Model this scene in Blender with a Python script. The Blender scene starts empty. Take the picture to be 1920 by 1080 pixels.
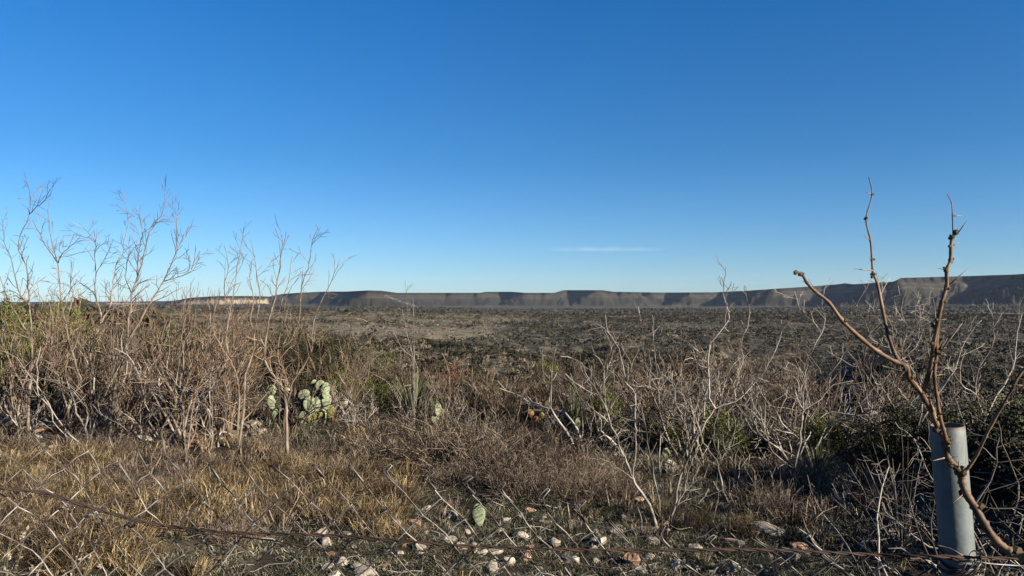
import bpy, math, random
import numpy as np
from mathutils import Vector
R = math.radians
scene = bpy.context.scene

# ---------------------------------------------------------------- camera, world, sun, exposure
EYE, F, YH = 1.6, 1397.0, 562.0            # eye height, focal length in photo pixels, row of the horizon
PITCH = math.atan((YH - 540.0) / F)
cam_data = bpy.data.cameras.new("camera")
cam = bpy.data.objects.new("camera", cam_data)
scene.collection.objects.link(cam)
cam.location = (0, 0, EYE)
cam.rotation_euler = (R(90) + PITCH, 0, 0)
cam_data.sensor_width = 36.0
cam_data.lens = 36.0 * F / 1920.0
cam_data.clip_start = 0.05
cam_data.clip_end = 60000.0
scene.camera = cam

SUN_EL, SUN_BEARING = 20.0, 123.0          # bearing clockwise from the view direction (+Y)
world = bpy.data.worlds.new("World")
scene.world = world
world.use_nodes = True
wn, wl = world.node_tree.nodes, world.node_tree.links
wn.clear()
w_out = wn.new("ShaderNodeOutputWorld")
w_bg = wn.new("ShaderNodeBackground")
w_sky = wn.new("ShaderNodeTexSky")
w_sky.sky_type = 'NISHITA'
w_sky.sun_disc = False
w_sky.sun_elevation = R(SUN_EL)
w_sky.sun_rotation = R(SUN_BEARING)
w_sky.altitude = 600
w_sky.air_density = 1.0
w_sky.dust_density = 0.15
w_sky.ozone_density = 3.0
# sky and its fill light dimmed and made bluer, tinted by elevation above the horizon
w_tc = wn.new("ShaderNodeTexCoord"); w_sep = wn.new("ShaderNodeSeparateXYZ"); w_rmp = wn.new("ShaderNodeValToRGB"); w_mul = wn.new("ShaderNodeMix")
wl.new(w_tc.outputs['Generated'], w_sep.inputs[0]); wl.new(w_sep.outputs[2], w_rmp.inputs[0])
w_el = w_rmp.color_ramp.elements; w_el.new(0.5)
for _e, (_p, _c) in zip(w_el, [(0.0, (0.39, 0.54, 0.76)), (0.18, (0.17, 0.45, 0.68)), (0.42, (0.055, 0.46, 0.80))]): _e.position = _p; _e.color = (*_c, 1)
w_mul.data_type = 'RGBA'; w_mul.blend_type = 'MULTIPLY'; w_mul.inputs[0].default_value = 1.0
wl.new(w_sky.outputs[0], w_mul.inputs[6]); wl.new(w_rmp.outputs[0], w_mul.inputs[7])
wl.new(w_mul.outputs[2], w_bg.inputs[0])
w_bg.inputs[1].default_value = 0.052
wl.new(w_bg.outputs[0], w_out.inputs[0])

sun_data = bpy.data.lights.new("sun", 'SUN')
sun_data.energy = 5.0
sun_data.angle = R(0.5)
sun_data.color = (1.0, 0.86, 0.68)
sun = bpy.data.objects.new("sun", sun_data)
scene.collection.objects.link(sun)
ce = math.cos(R(SUN_EL))
to_sun = Vector((math.sin(R(SUN_BEARING)) * ce, math.cos(R(SUN_BEARING)) * ce, math.sin(R(SUN_EL))))
sun.rotation_euler = (-to_sun).to_track_quat('-Z', 'Y').to_euler()

scene.view_settings.view_transform = 'Standard'
scene.view_settings.look = 'None'
scene.view_settings.exposure = 1.8
scene.view_settings.gamma = 1.0
scene.render.engine = 'CYCLES'
scene.cycles.max_bounces = 3
scene.cycles.diffuse_bounces = 1
scene.cycles.glossy_bounces = 1
scene.cycles.transparent_max_bounces = 4

# ---------------------------------------------------------------- small helpers
def W(u, y, d):
    """photo pixel (1920x1080) at depth d (metres along +Y) -> world point"""
    cx, cy = (u - 960.0) / F, (540.0 - y) / F
    c, s = math.cos(PITCH), math.sin(PITCH)
    Y, Z = c - s * cy, s + c * cy
    return Vector((cx * d / Y, d, EYE + Z * d / Y))

def dist_of(y):
    return EYE * F / (y - YH)

class MB:
    """collects vertices, quads and triangles and links them as one mesh object"""
    def __init__(self):
        self.v, self.q, self.t, self.n = [], [], [], 0
    def add(self, v, q=None, t=None):
        v = np.asarray(v, dtype=np.float32).reshape(-1, 3)
        self.v.append(v)
        if q is not None and len(q): self.q.append(np.asarray(q, dtype=np.int32).reshape(-1, 4) + self.n)
        if t is not None and len(t): self.t.append(np.asarray(t, dtype=np.int32).reshape(-1, 3) + self.n)
        self.n += len(v)
    def arrays(self):
        v = np.concatenate(self.v) if self.v else np.zeros((0, 3), np.float32)
        q = np.concatenate(self.q) if self.q else np.zeros((0, 4), np.int32)
        t = np.concatenate(self.t) if self.t else np.zeros((0, 3), np.int32)
        return v, q, t
    def mesh(self, name, mat, smooth=True):
        v, q, t = self.arrays()
        me = bpy.data.meshes.new(name)
        me.vertices.add(len(v)); me.vertices.foreach_set('co', v.ravel())
        me.loops.add(4 * len(q) + 3 * len(t))
        me.loops.foreach_set('vertex_index', np.concatenate([q.ravel(), t.ravel()]))
        me.polygons.add(len(q) + len(t))
        st = np.concatenate([np.arange(len(q)) * 4, 4 * len(q) + np.arange(len(t)) * 3]).astype(np.int32)
        me.polygons.foreach_set('loop_start', st)
        me.polygons.foreach_set('use_smooth', np.full(len(q) + len(t), smooth))
        me.update(calc_edges=True)
        me.materials.append(mat)
        return me
    def build(self, name, mat, parent=None, smooth=True):
        return link(name, self.mesh(name, mat, smooth), parent)

def link(name, data, parent=None):
    o = bpy.data.objects.new(name, data)
    scene.collection.objects.link(o)
    o.parent = parent
    return o

def tag(o, label=None, cat=None, group=None, kind=None):
    if label: o['label'] = label
    if cat: o['category'] = cat
    if group: o['group'] = group
    if kind: o['kind'] = kind
    return o

def copy_tree(o, parent=None):
    c = o.copy(); scene.collection.objects.link(c); c.parent = parent
    for ch in list(o.children): copy_tree(ch, c)
    return c

def tube(mb, pts, rad, n=4, cap=True):
    P = np.asarray(pts, dtype=np.float64); k = len(P)
    rad = np.asarray(rad, dtype=np.float64)
    T = np.gradient(P, axis=0)
    T /= (np.linalg.norm(T, axis=1, keepdims=True) + 1e-9)
    m = np.abs(T).max(axis=0); ref = np.zeros(3); ref[int(np.argmin(m))] = 1.0
    A = np.cross(T, ref); A /= (np.linalg.norm(A, axis=1, keepdims=True) + 1e-9)
    B = np.cross(T, A)
    ang = np.arange(n) * 2 * math.pi / n
    V = P[:, None, :] + rad[:, None, None] * (np.cos(ang)[None, :, None] * A[:, None, :] + np.sin(ang)[None, :, None] * B[:, None, :])
    i = np.arange(k - 1)[:, None] * n; j = np.arange(n)[None, :]; jn = (j + 1) % n
    q = np.stack([i + j, i + jn, i + n + jn, i + n + j], axis=-1).reshape(-1, 4)
    V = V.reshape(-1, 3); t = None
    if cap:
        V = np.concatenate([V, P[:1], P[-1:]])
        a, b = k * n, k * n + 1
        jj = np.arange(n); e = (k - 1) * n
        t = np.concatenate([np.stack([np.full(n, a), (jj + 1) % n, jj], 1), np.stack([np.full(n, b), e + jj, e + (jj + 1) % n], 1)])
    mb.add(V, q, t)

def smooth_path(pts, sub=4):
    """Catmull-Rom through the points"""
    P = [Vector(p) for p in pts]
    P = [P[0] * 2 - P[1]] + P + [P[-1] * 2 - P[-2]]
    out = []
    for i in range(1, len(P) - 2):
        for s in range(sub):
            t = s / sub
            a, b, c, d = P[i - 1], P[i], P[i + 1], P[i + 2]
            out.append(0.5 * ((2 * b) + (c - a) * t + (2 * a - 5 * b + 4 * c - d) * t * t + (3 * b - a - 3 * c + d) * t ** 3))
    out.append(P[-2])
    return out

def _h(ix, iy, seed):
    h = (ix.astype(np.int64) * 374761393 + iy.astype(np.int64) * 668265263 + seed * 1442695041) & 0xffffffff
    h = ((h ^ (h >> 13)) * 1274126177) & 0xffffffff
    return ((h ^ (h >> 16)) & 0xffff) / 65535.0
def vnoise(x, y, seed=0):
    x = np.asarray(x, float); y = np.asarray(y, float)
    ix, iy = np.floor(x), np.floor(y); fx, fy = x - ix, y - iy
    fx = fx * fx * (3 - 2 * fx); fy = fy * fy * (3 - 2 * fy)
    a, b, c, d = _h(ix, iy, seed), _h(ix + 1, iy, seed), _h(ix, iy + 1, seed), _h(ix + 1, iy + 1, seed)
    return (a * (1 - fx) + b * fx) * (1 - fy) + (c * (1 - fx) + d * fx) * fy
def fbm(x, y, seed=0, o=4):
    s, a = 0.0, 0.5
    for k in range(o):
        s = s + a * (vnoise(x * 2 ** k, y * 2 ** k, seed + k * 17) * 2 - 1); a *= 0.5
    return s

# ---------------------------------------------------------------- materials
def new_mat(name):
    m = bpy.data.materials.new(name); m.use_nodes = True
    nt = m.node_tree; nt.nodes.clear()
    out = nt.nodes.new('ShaderNodeOutputMaterial'); b = nt.nodes.new('ShaderNodeBsdfPrincipled')
    b.inputs['Roughness'].default_value = 0.85
    b.inputs['Specular IOR Level'].default_value = 0.2
    nt.links.new(b.outputs[0], out.inputs[0])
    return m, nt, b
def ramp(nt, fac, stops, interp='LINEAR'):
    r = nt.nodes.new('ShaderNodeValToRGB'); r.color_ramp.interpolation = interp
    e = r.color_ramp.elements
    while len(e) < len(stops): e.new(0.5)
    for el, (p, c) in zip(e, stops): el.position = p; el.color = (*c, 1)
    nt.links.new(fac, r.inputs[0]); return r.outputs[0]
def noise(nt, vec, scale, detail=3, rough=0.55):
    n = nt.nodes.new('ShaderNodeTexNoise'); n.inputs['Scale'].default_value = scale
    n.inputs['Detail'].default_value = detail; n.inputs['Roughness'].default_value = rough
    if vec is not None: nt.links.new(vec, n.inputs['Vector'])
    return n.outputs[0]
def mixc(nt, fac, a, b, mode='MIX'):
    m = nt.nodes.new('ShaderNodeMix'); m.data_type = 'RGBA'; m.blend_type = mode
    for s, v in ((m.inputs[0], fac), (m.inputs[6], a), (m.inputs[7], b)):
        if isinstance(v, (int, float)): s.default_value = v
        elif isinstance(v, tuple): s.default_value = (*v, 1)
        else: nt.links.new(v, s)
    return m.outputs[2]
def mth(nt, op, a, b=0.0, c=None):
    m = nt.nodes.new('ShaderNodeMath'); m.operation = op
    for s, v in zip(m.inputs, (a, b, c)):
        if v is None: continue
        if isinstance(v, (int, float)): s.default_value = v
        else: nt.links.new(v, s)
    return m.outputs[0]
def geo_pos(nt): return nt.nodes.new('ShaderNodeNewGeometry').outputs['Position']
def rnd(nt): return nt.nodes.new('ShaderNodeObjectInfo').outputs['Random']
def bump(nt, b, h, strength=0.5, dist=0.01):
    bm = nt.nodes.new('ShaderNodeBump'); bm.inputs['Strength'].default_value = strength; bm.inputs['Distance'].default_value = dist
    nt.links.new(h, bm.inputs['Height']); nt.links.new(bm.outputs[0], b.inputs['Normal'])

def mat_varied(name, stops, scale=6.0, rough=0.85, isl=0.0, detail=3, spec=0.2):
    """colour ramp over a noise plus the random number of the object"""
    m, nt, b = new_mat(name)
    pos = geo_pos(nt)
    f = noise(nt, pos, scale, detail)
    f2 = mth(nt, 'ADD', mth(nt, 'MULTIPLY', mth(nt, 'SUBTRACT', f, 0.5), 2.2), 0.5)
    f2 = mth(nt, 'ADD', f2, mth(nt, 'MULTIPLY', mth(nt, 'SUBTRACT', rnd(nt), 0.5), 0.35))
    if isl: f2 = mth(nt, 'ADD', f2, mth(nt, 'MULTIPLY', mth(nt, 'SUBTRACT', nt.nodes.new('ShaderNodeNewGeometry').outputs['Random Per Island'], 0.5), isl))
    nt.links.new(ramp(nt, f2, [(p, tuple(AL * v for v in c)) for p, c in stops]), b.inputs['Base Color'])
    b.inputs['Roughness'].default_value = rough
    b.inputs['Specular IOR Level'].default_value = spec
    return m

AL = 0.38
M = {}
M['bark'] = mat_varied('grey_bark', [(0.08, (0.11, 0.09, 0.07)), (0.5, (0.28, 0.235, 0.19)), (0.92, (0.46, 0.40, 0.34))], 9)
M['twig_warm'] = mat_varied('warm_twig', [(0.08, (0.10, 0.05, 0.03)), (0.5, (0.33, 0.225, 0.15)), (0.92, (0.60, 0.47, 0.35))], 5, isl=0.7)
M['thicket_brown'] = mat_varied('thicket_brown', [(0.08, (0.05, 0.03, 0.02)), (0.5, (0.17, 0.12, 0.08)), (0.92, (0.42, 0.32, 0.23))], 5, isl=0.9)
M['thicket_grey'] = mat_varied('thicket_grey', [(0.08, (0.045, 0.038, 0.032)), (0.5, (0.165, 0.145, 0.125)), (0.92, (0.46, 0.42, 0.37))], 5, isl=0.9)
M['twig_pale'] = mat_varied('pale_grey_twig', [(0.08, (0.07, 0.06, 0.05)), (0.5, (0.27, 0.24, 0.21)), (0.92, (0.64, 0.59, 0.53))], 5, isl=0.8)
M['twig_brown'] = mat_varied('brown_brush_twig', [(0.08, (0.03, 0.02, 0.015)), (0.5, (0.17, 0.125, 0.095)), (0.92, (0.55, 0.45, 0.34))], 14, isl=1)
M['sapling'] = mat_varied('sapling_bark', [(0.08, (0.1, 0.06, 0.04)), (0.5, (0.27, 0.165, 0.1)), (0.92, (0.44, 0.33, 0.22))], 22, rough=0.6)
M['bud'] = mat_varied('bud_scale', [(0.2, (0.05, 0.03, 0.02)), (0.8, (0.16, 0.12, 0.06))], 60)
M['thorn'] = mat_varied('thorn', [(0.2, (0.35, 0.24, 0.15)), (0.8, (0.6, 0.5, 0.4))], 60, rough=0.5)
M['juniper'] = mat_varied('juniper_leaf', [(0.08, (0.04, 0.055, 0.012)), (0.5, (0.145, 0.175, 0.035)), (0.92, (0.36, 0.39, 0.09))], 7, isl=0.7)
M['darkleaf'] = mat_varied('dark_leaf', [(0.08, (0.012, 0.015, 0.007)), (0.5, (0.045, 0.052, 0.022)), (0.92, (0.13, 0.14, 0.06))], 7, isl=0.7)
M['oliveleaf'] = mat_varied('olive_leaf', [(0.1, (0.06, 0.06, 0.025)), (0.5, (0.13, 0.14, 0.06)), (0.9, (0.25, 0.24, 0.12))], 7, isl=0.8)
M['rustleaf'] = mat_varied('rust_leaf', [(0.1, (0.09, 0.03, 0.015)), (0.5, (0.24, 0.085, 0.04)), (0.9, (0.36, 0.17, 0.09))], 9, isl=0.6)
M['sotol'] = mat_varied('sotol_blade', [(0.1, (0.08, 0.11, 0.04)), (0.5, (0.18, 0.22, 0.09)), (0.9, (0.36, 0.38, 0.20))], 12, rough=0.5, spec=0.4, isl=0.7)
M['drygrass'] = mat_varied('dry_grass', [(0.12, (0.035, 0.022, 0.010)), (0.5, (0.225, 0.16, 0.075)), (0.92, (0.66, 0.53, 0.31))], 4, detail=6, isl=0.9)
M['greygrass'] = mat_varied('grey_weed', [(0.08, (0.035, 0.035, 0.02)), (0.5, (0.15, 0.15, 0.095)), (0.92, (0.44, 0.42, 0.31))], 5, detail=6, isl=0.9)
M['seedhead'] = mat_varied('pale_seed_head', [(0.1, (0.12, 0.085, 0.05)), (0.5, (0.30, 0.24, 0.17)), (0.9, (0.55, 0.5, 0.4))], 30)
M['stone'] = mat_varied('limestone', [(0.08, (0.24, 0.20, 0.155)), (0.5, (0.50, 0.44, 0.36)), (0.9, (0.78, 0.71, 0.61))], 18, detail=6)
M['stone_red'] = mat_varied('reddish_limestone', [(0.08, (0.24, 0.13, 0.08)), (0.5, (0.50, 0.32, 0.21)), (0.9, (0.68, 0.52, 0.40))], 18, detail=6)
M['scrub_dark'] = mat_varied('juniper_scrub', [(0.08, (0.02, 0.021, 0.013)), (0.5, (0.042, 0.042, 0.026)), (0.92, (0.09, 0.085, 0.055))], 0.05)
M['scrub_pale'] = mat_varied('bare_scrub', [(0.1, (0.10, 0.085, 0.06)), (0.5, (0.20, 0.17, 0.125)), (0.9, (0.34, 0.29, 0.22))], 0.05)

def mat_pad(name, c0, c1, c2):
    m, nt, b = new_mat(name)
    tc = nt.nodes.new('ShaderNodeTexCoord').outputs['Object']
    v = nt.nodes.new('ShaderNodeTexVoronoi'); v.inputs['Scale'].default_value = 34; v.inputs['Randomness'].default_value = 0.5
    nt.links.new(tc, v.inputs['Vector'])
    dots = mth(nt, 'LESS_THAN', v.outputs['Distance'], 0.26)
    base = ramp(nt, noise(nt, geo_pos(nt), 14, 5), [(0.3, c0), (0.5, c1), (0.72, c2)])
    nt.links.new(mixc(nt, mth(nt, 'MULTIPLY', dots, 0.6), base, (0.06, 0.05, 0.03)), b.inputs['Base Color'])
    b.inputs['Roughness'].default_value = 0.6
    bump(nt, b, noise(nt, tc, 30, 3), 0.4, 0.01)
    return m
M['pad'] = mat_pad('cactus_pad', (0.080, 0.105, 0.065), (0.130, 0.158, 0.100), (0.19, 0.205, 0.135))
M['pad_yellow'] = mat_pad('yellowing_pad', (0.0876, 0.0949, 0.0256), (0.131, 0.128, 0.0438), (0.175, 0.153, 0.0657))
M['pad_dead'] = mat_pad('dying_pad', (0.05, 0.022, 0.010), (0.13, 0.065, 0.028), (0.22, 0.16, 0.085))

def mat_post():
    m, nt, b = new_mat('galvanised_pipe')
    p = nt.nodes.new('ShaderNodeTexCoord').outputs['Object']
    a = ramp(nt, noise(nt, p, 26, 6), [(0.3, (0.070, 0.088, 0.095)), (0.7, (0.100, 0.122, 0.130))])
    spots = ramp(nt, noise(nt, p, 110, 2), [(0.70, (0, 0, 0)), (0.78, (1, 1, 1))])
    col = mixc(nt, spots, a, (0.09, 0.055, 0.035))
    big = ramp(nt, noise(nt, p, 9, 5), [(0.58, (0, 0, 0)), (0.75, (0.5, 0.5, 0.5))])
    col = mixc(nt, big, col, (0.08, 0.073, 0.06))
    mpz = nt.nodes.new('ShaderNodeVectorMath'); mpz.operation = 'MULTIPLY'; mpz.inputs[1].default_value = (90, 90, 5); nt.links.new(p, mpz.inputs[0])
    strk = ramp(nt, noise(nt, mpz.outputs[0], 1.0, 5, 0.7), [(0.52, (0, 0, 0)), (0.72, (0.75, 0.75, 0.75))])
    col = mixc(nt, strk, col, (0.055, 0.042, 0.032))
    zs = nt.nodes.new('ShaderNodeSeparateXYZ'); nt.links.new(p, zs.inputs[0])
    rimr = nt.nodes.new('ShaderNodeMapRange'); rimr.inputs['From Min'].default_value = 1.361; rimr.inputs['From Max'].default_value = 1.366; nt.links.new(mth(nt, 'ADD', zs.outputs[2], mth(nt, 'MULTIPLY', noise(nt, p, 80, 3), 0.012)), rimr.inputs['Value'])
    col = mixc(nt, mth(nt, 'MULTIPLY', rimr.outputs[0], 0.8), col, (0.055, 0.032, 0.022))
    nt.links.new(col, b.inputs['Base Color'])
    b.inputs['Metallic'].default_value = 0.15; b.inputs['Roughness'].default_value = 0.62
    b.inputs['Specular IOR Level'].default_value = 0.35
    bump(nt, b, noise(nt, p, 60, 4), 0.25, 0.004)
    return m
M['post'] = mat_post()
def mat_wire(name, c0, c1, c2, scale, rough=0.55, metal=0.3):
    m, nt, b = new_mat(name)
    nt.links.new(ramp(nt, noise(nt, geo_pos(nt), scale, 4), [(0.38, c0), (0.5, c1), (0.6, c2)]), b.inputs['Base Color'])
    b.inputs['Roughness'].default_value = rough; b.inputs['Metallic'].default_value = metal
    b.inputs['Specular IOR Level'].default_value = 0.4
    return m
M['mesh'] = mat_wire('weathered_mesh_wire', (0.014, 0.010, 0.008), (0.066, 0.056, 0.048), (0.150, 0.142, 0.135), 22, 0.5, 0.35)
M['rust'] = mat_wire('rusty_wire', (0.006, 0.004, 0.003), (0.012, 0.007, 0.005), (0.035, 0.016, 0.009), 14, 0.8, 0.1)

def mat_terrain():
    m, nt, b = new_mat('ground_soil')
    pos = geo_pos(nt)
    at = nt.nodes.new('ShaderNodeAttribute'); at.attribute_name = 'zone'     # R near soil, G far plain, B rock wall
    sep = nt.nodes.new('ShaderNodeSeparateColor'); nt.links.new(at.outputs['Color'], sep.inputs[0])
    n1 = noise(nt, pos, 1.3, 8, 0.62)
    near = ramp(nt, n1, [(0.33, (0.012, 0.010, 0.007)), (0.48, (0.030, 0.025, 0.017)), (0.60, (0.085, 0.070, 0.05)), (0.72, (0.20, 0.165, 0.125))])
    n1b = noise(nt, pos, 60, 4, 0.6)
    near = mixc(nt, ramp(nt, n1b, [(0.42, (0, 0, 0)), (0.6, (0.75, 0.75, 0.75))]), near, (0.014, 0.012, 0.008))
    at2 = nt.nodes.new('ShaderNodeAttribute'); at2.attribute_name = 'shade_cover'  # R shade painted on the plain, G height in the mesa wall
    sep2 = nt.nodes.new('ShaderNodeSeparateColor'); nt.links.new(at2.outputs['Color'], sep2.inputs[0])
    # the plain: pale caliche soil, low dark scrub between
    n2 = noise(nt, pos, 0.012, 8, 0.68)
    n3 = noise(nt, pos, 0.16, 4, 0.75)
    far = ramp(nt, n2, [(0.32, (0.095, 0.08, 0.052)), (0.5, (0.15, 0.127, 0.084)), (0.68, (0.21, 0.178, 0.12))])
    far = mixc(nt, ramp(nt, n3, [(0.47, (0, 0, 0)), (0.56, (0.9, 0.9, 0.9))]), far, (0.020, 0.022, 0.014))
    n4 = noise(nt, pos, 0.006, 5, 0.75)
    vast = mth(nt, 'MULTIPLY', ramp(nt, n4, [(0.42, (0, 0, 0)), (0.6, (1, 1, 1))]), 0.4)
    far = mixc(nt, vast, far, (0.03, 0.031, 0.021))
    sy = nt.nodes.new('ShaderNodeSeparateXYZ'); nt.links.new(pos, sy.inputs[0])
    remote = nt.nodes.new('ShaderNodeMapRange'); remote.inputs['From Min'].default_value = 900; remote.inputs['From Max'].default_value = 1800; nt.links.new(sy.outputs[1], remote.inputs['Value'])
    n5 = ramp(nt, noise(nt, pos, 0.0022, 6, 0.7), [(0.38, (0.06, 0.052, 0.038)), (0.47, (0.018, 0.017, 0.013)), (0.56, (0.007, 0.008, 0.006)), (0.66, (0.03, 0.027, 0.02))])
    far = mixc(nt, mth(nt, 'MULTIPLY', remote.outputs[0], 0.85), far, n5)
    darkc = ramp(nt, n3, [(0.40, (0.085, 0.075, 0.055)), (0.50, (0.022, 0.021, 0.015)), (0.6, (0.006, 0.007, 0.005))])  # dark soil colour standing in for the shade over the valley
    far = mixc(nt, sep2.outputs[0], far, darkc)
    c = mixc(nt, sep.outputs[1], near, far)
    # mesa wall: strata by height in the wall, specked with scrub
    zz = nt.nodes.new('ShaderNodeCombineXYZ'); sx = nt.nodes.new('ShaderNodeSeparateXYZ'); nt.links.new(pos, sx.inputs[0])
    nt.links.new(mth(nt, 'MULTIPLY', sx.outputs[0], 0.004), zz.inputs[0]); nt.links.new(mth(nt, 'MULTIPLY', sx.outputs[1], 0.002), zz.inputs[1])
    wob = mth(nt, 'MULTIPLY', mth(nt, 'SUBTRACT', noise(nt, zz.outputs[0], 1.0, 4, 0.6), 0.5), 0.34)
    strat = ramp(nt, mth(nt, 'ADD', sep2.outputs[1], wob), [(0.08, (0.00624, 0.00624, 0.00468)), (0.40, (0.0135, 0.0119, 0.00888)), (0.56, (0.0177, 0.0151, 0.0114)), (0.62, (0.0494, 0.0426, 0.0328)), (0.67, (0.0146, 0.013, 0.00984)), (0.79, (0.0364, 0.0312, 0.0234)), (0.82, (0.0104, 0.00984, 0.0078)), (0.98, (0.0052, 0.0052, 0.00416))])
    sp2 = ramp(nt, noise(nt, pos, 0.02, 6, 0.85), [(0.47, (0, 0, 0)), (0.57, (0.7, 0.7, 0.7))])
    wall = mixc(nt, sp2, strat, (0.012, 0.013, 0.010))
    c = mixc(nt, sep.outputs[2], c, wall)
    c = mixc(nt, sep.outputs[0], c, (0.30, 0.25, 0.185))
    nt.links.new(c, b.inputs['Base Color'])
    b.inputs['Roughness'].default_value = 0.95
    bump(nt, b, noise(nt, pos, 9, 8, 0.7), 0.9, 0.05)
    bn = [n for n in nt.nodes if n.type == 'BUMP'][0]; nt.links.new(mth(nt, 'MULTIPLY', mth(nt, 'SUBTRACT', 1.0, sep.outputs[1]), 0.9), bn.inputs['Strength'])
    return m
M['terrain'] = mat_terrain()

# ---------------------------------------------------------------- terrain: one sheet from underfoot to the horizon
def tab(u, pts):
    p = np.array(pts, float); return np.interp(u, p[:, 0], p[:, 1])
def zpx(y, d): return EYE - (y - YH) / F * d
CLAMP = R(47)

def top_y(u):
    return tab(u, [(-300, 569), (250, 568), (325, 566), (345, 560), (365, 557.5), (410, 555), (470, 555), (505, 556), (530, 551), (560, 549), (600, 547), (650, 546.5), (690, 544.5), (715, 545), (745, 549), (900, 549), (912, 547), (960, 547), (985, 549),
                   (1040, 549), (1055, 544.5), (1060, 544), (1130, 544), (1150, 547), (1240, 548.5), (1340, 548), (1400, 545), (1460, 541), (1520, 537), (1570, 533), (1585, 531), (1600, 533), (1675, 528), (1690, 521), (1800, 518), (1920, 514), (2300, 508)])
def front_d(u):
    return tab(u, [(-300, 5600), (250, 5600), (310, 5200), (335, 3600), (420, 3400), (505, 3700), (530, 4500), (560, 4300), (604, 4300), (640, 3700), (682, 3000), (700, 2960), (716, 3050), (760, 3700), (800, 4150), (905, 4300), (935, 4700), (985, 4200), (1030, 4350), (1064, 4800), (1112, 4300),
                   (1195, 4400), (1205, 4700), (1222, 4550), (1250, 5000), (1292, 4350), (1330, 4450), (1350, 4800), (1402, 3800), (1450, 3650), (1525, 3800), (1545, 4200), (1650, 3000), (1700, 3050), (1785, 3300), (1805, 3650), (1950, 2700), (2300, 2700)])
_eu = np.arange(-420, 2440, 2.0)
_ed = front_d(_eu) + 90 * fbm(_eu / 16.0, _eu * 0 + 3.1, 5, 3) * (_eu > 320) * np.clip(1 - np.abs(_eu - 700) / 60, 0, 1) ** 0 
_ex = (_eu - 960) / F * _ed
def edge_signed(X, Y):
    """distance to the rim line of the mesas; negative outside (towards the camera)"""
    sh = X.shape; X = X.ravel(); Y = Y.ravel(); out = np.empty(len(X))
    ex, ey = _ex.astype(np.float32), _ed.astype(np.float32)
    for i in range(0, len(X), 4000):
        out[i:i + 4000] = np.sqrt(((X[i:i + 4000, None] - ex) ** 2 + (Y[i:i + 4000, None] - ey) ** 2).min(axis=1))
    uu = 960 + F * X / np.maximum(Y, 1)
    inside = Y > np.interp(uu, _eu, _ed)
    return np.where(inside, out, -out).reshape(sh)
def zbase(u):
    return tab(u, [(-300, -40), (300, -40), (340, -30), (600, -28), (700, -31), (1200, -36), (1500, -30), (1900, -17), (2300, -14)])
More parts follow.
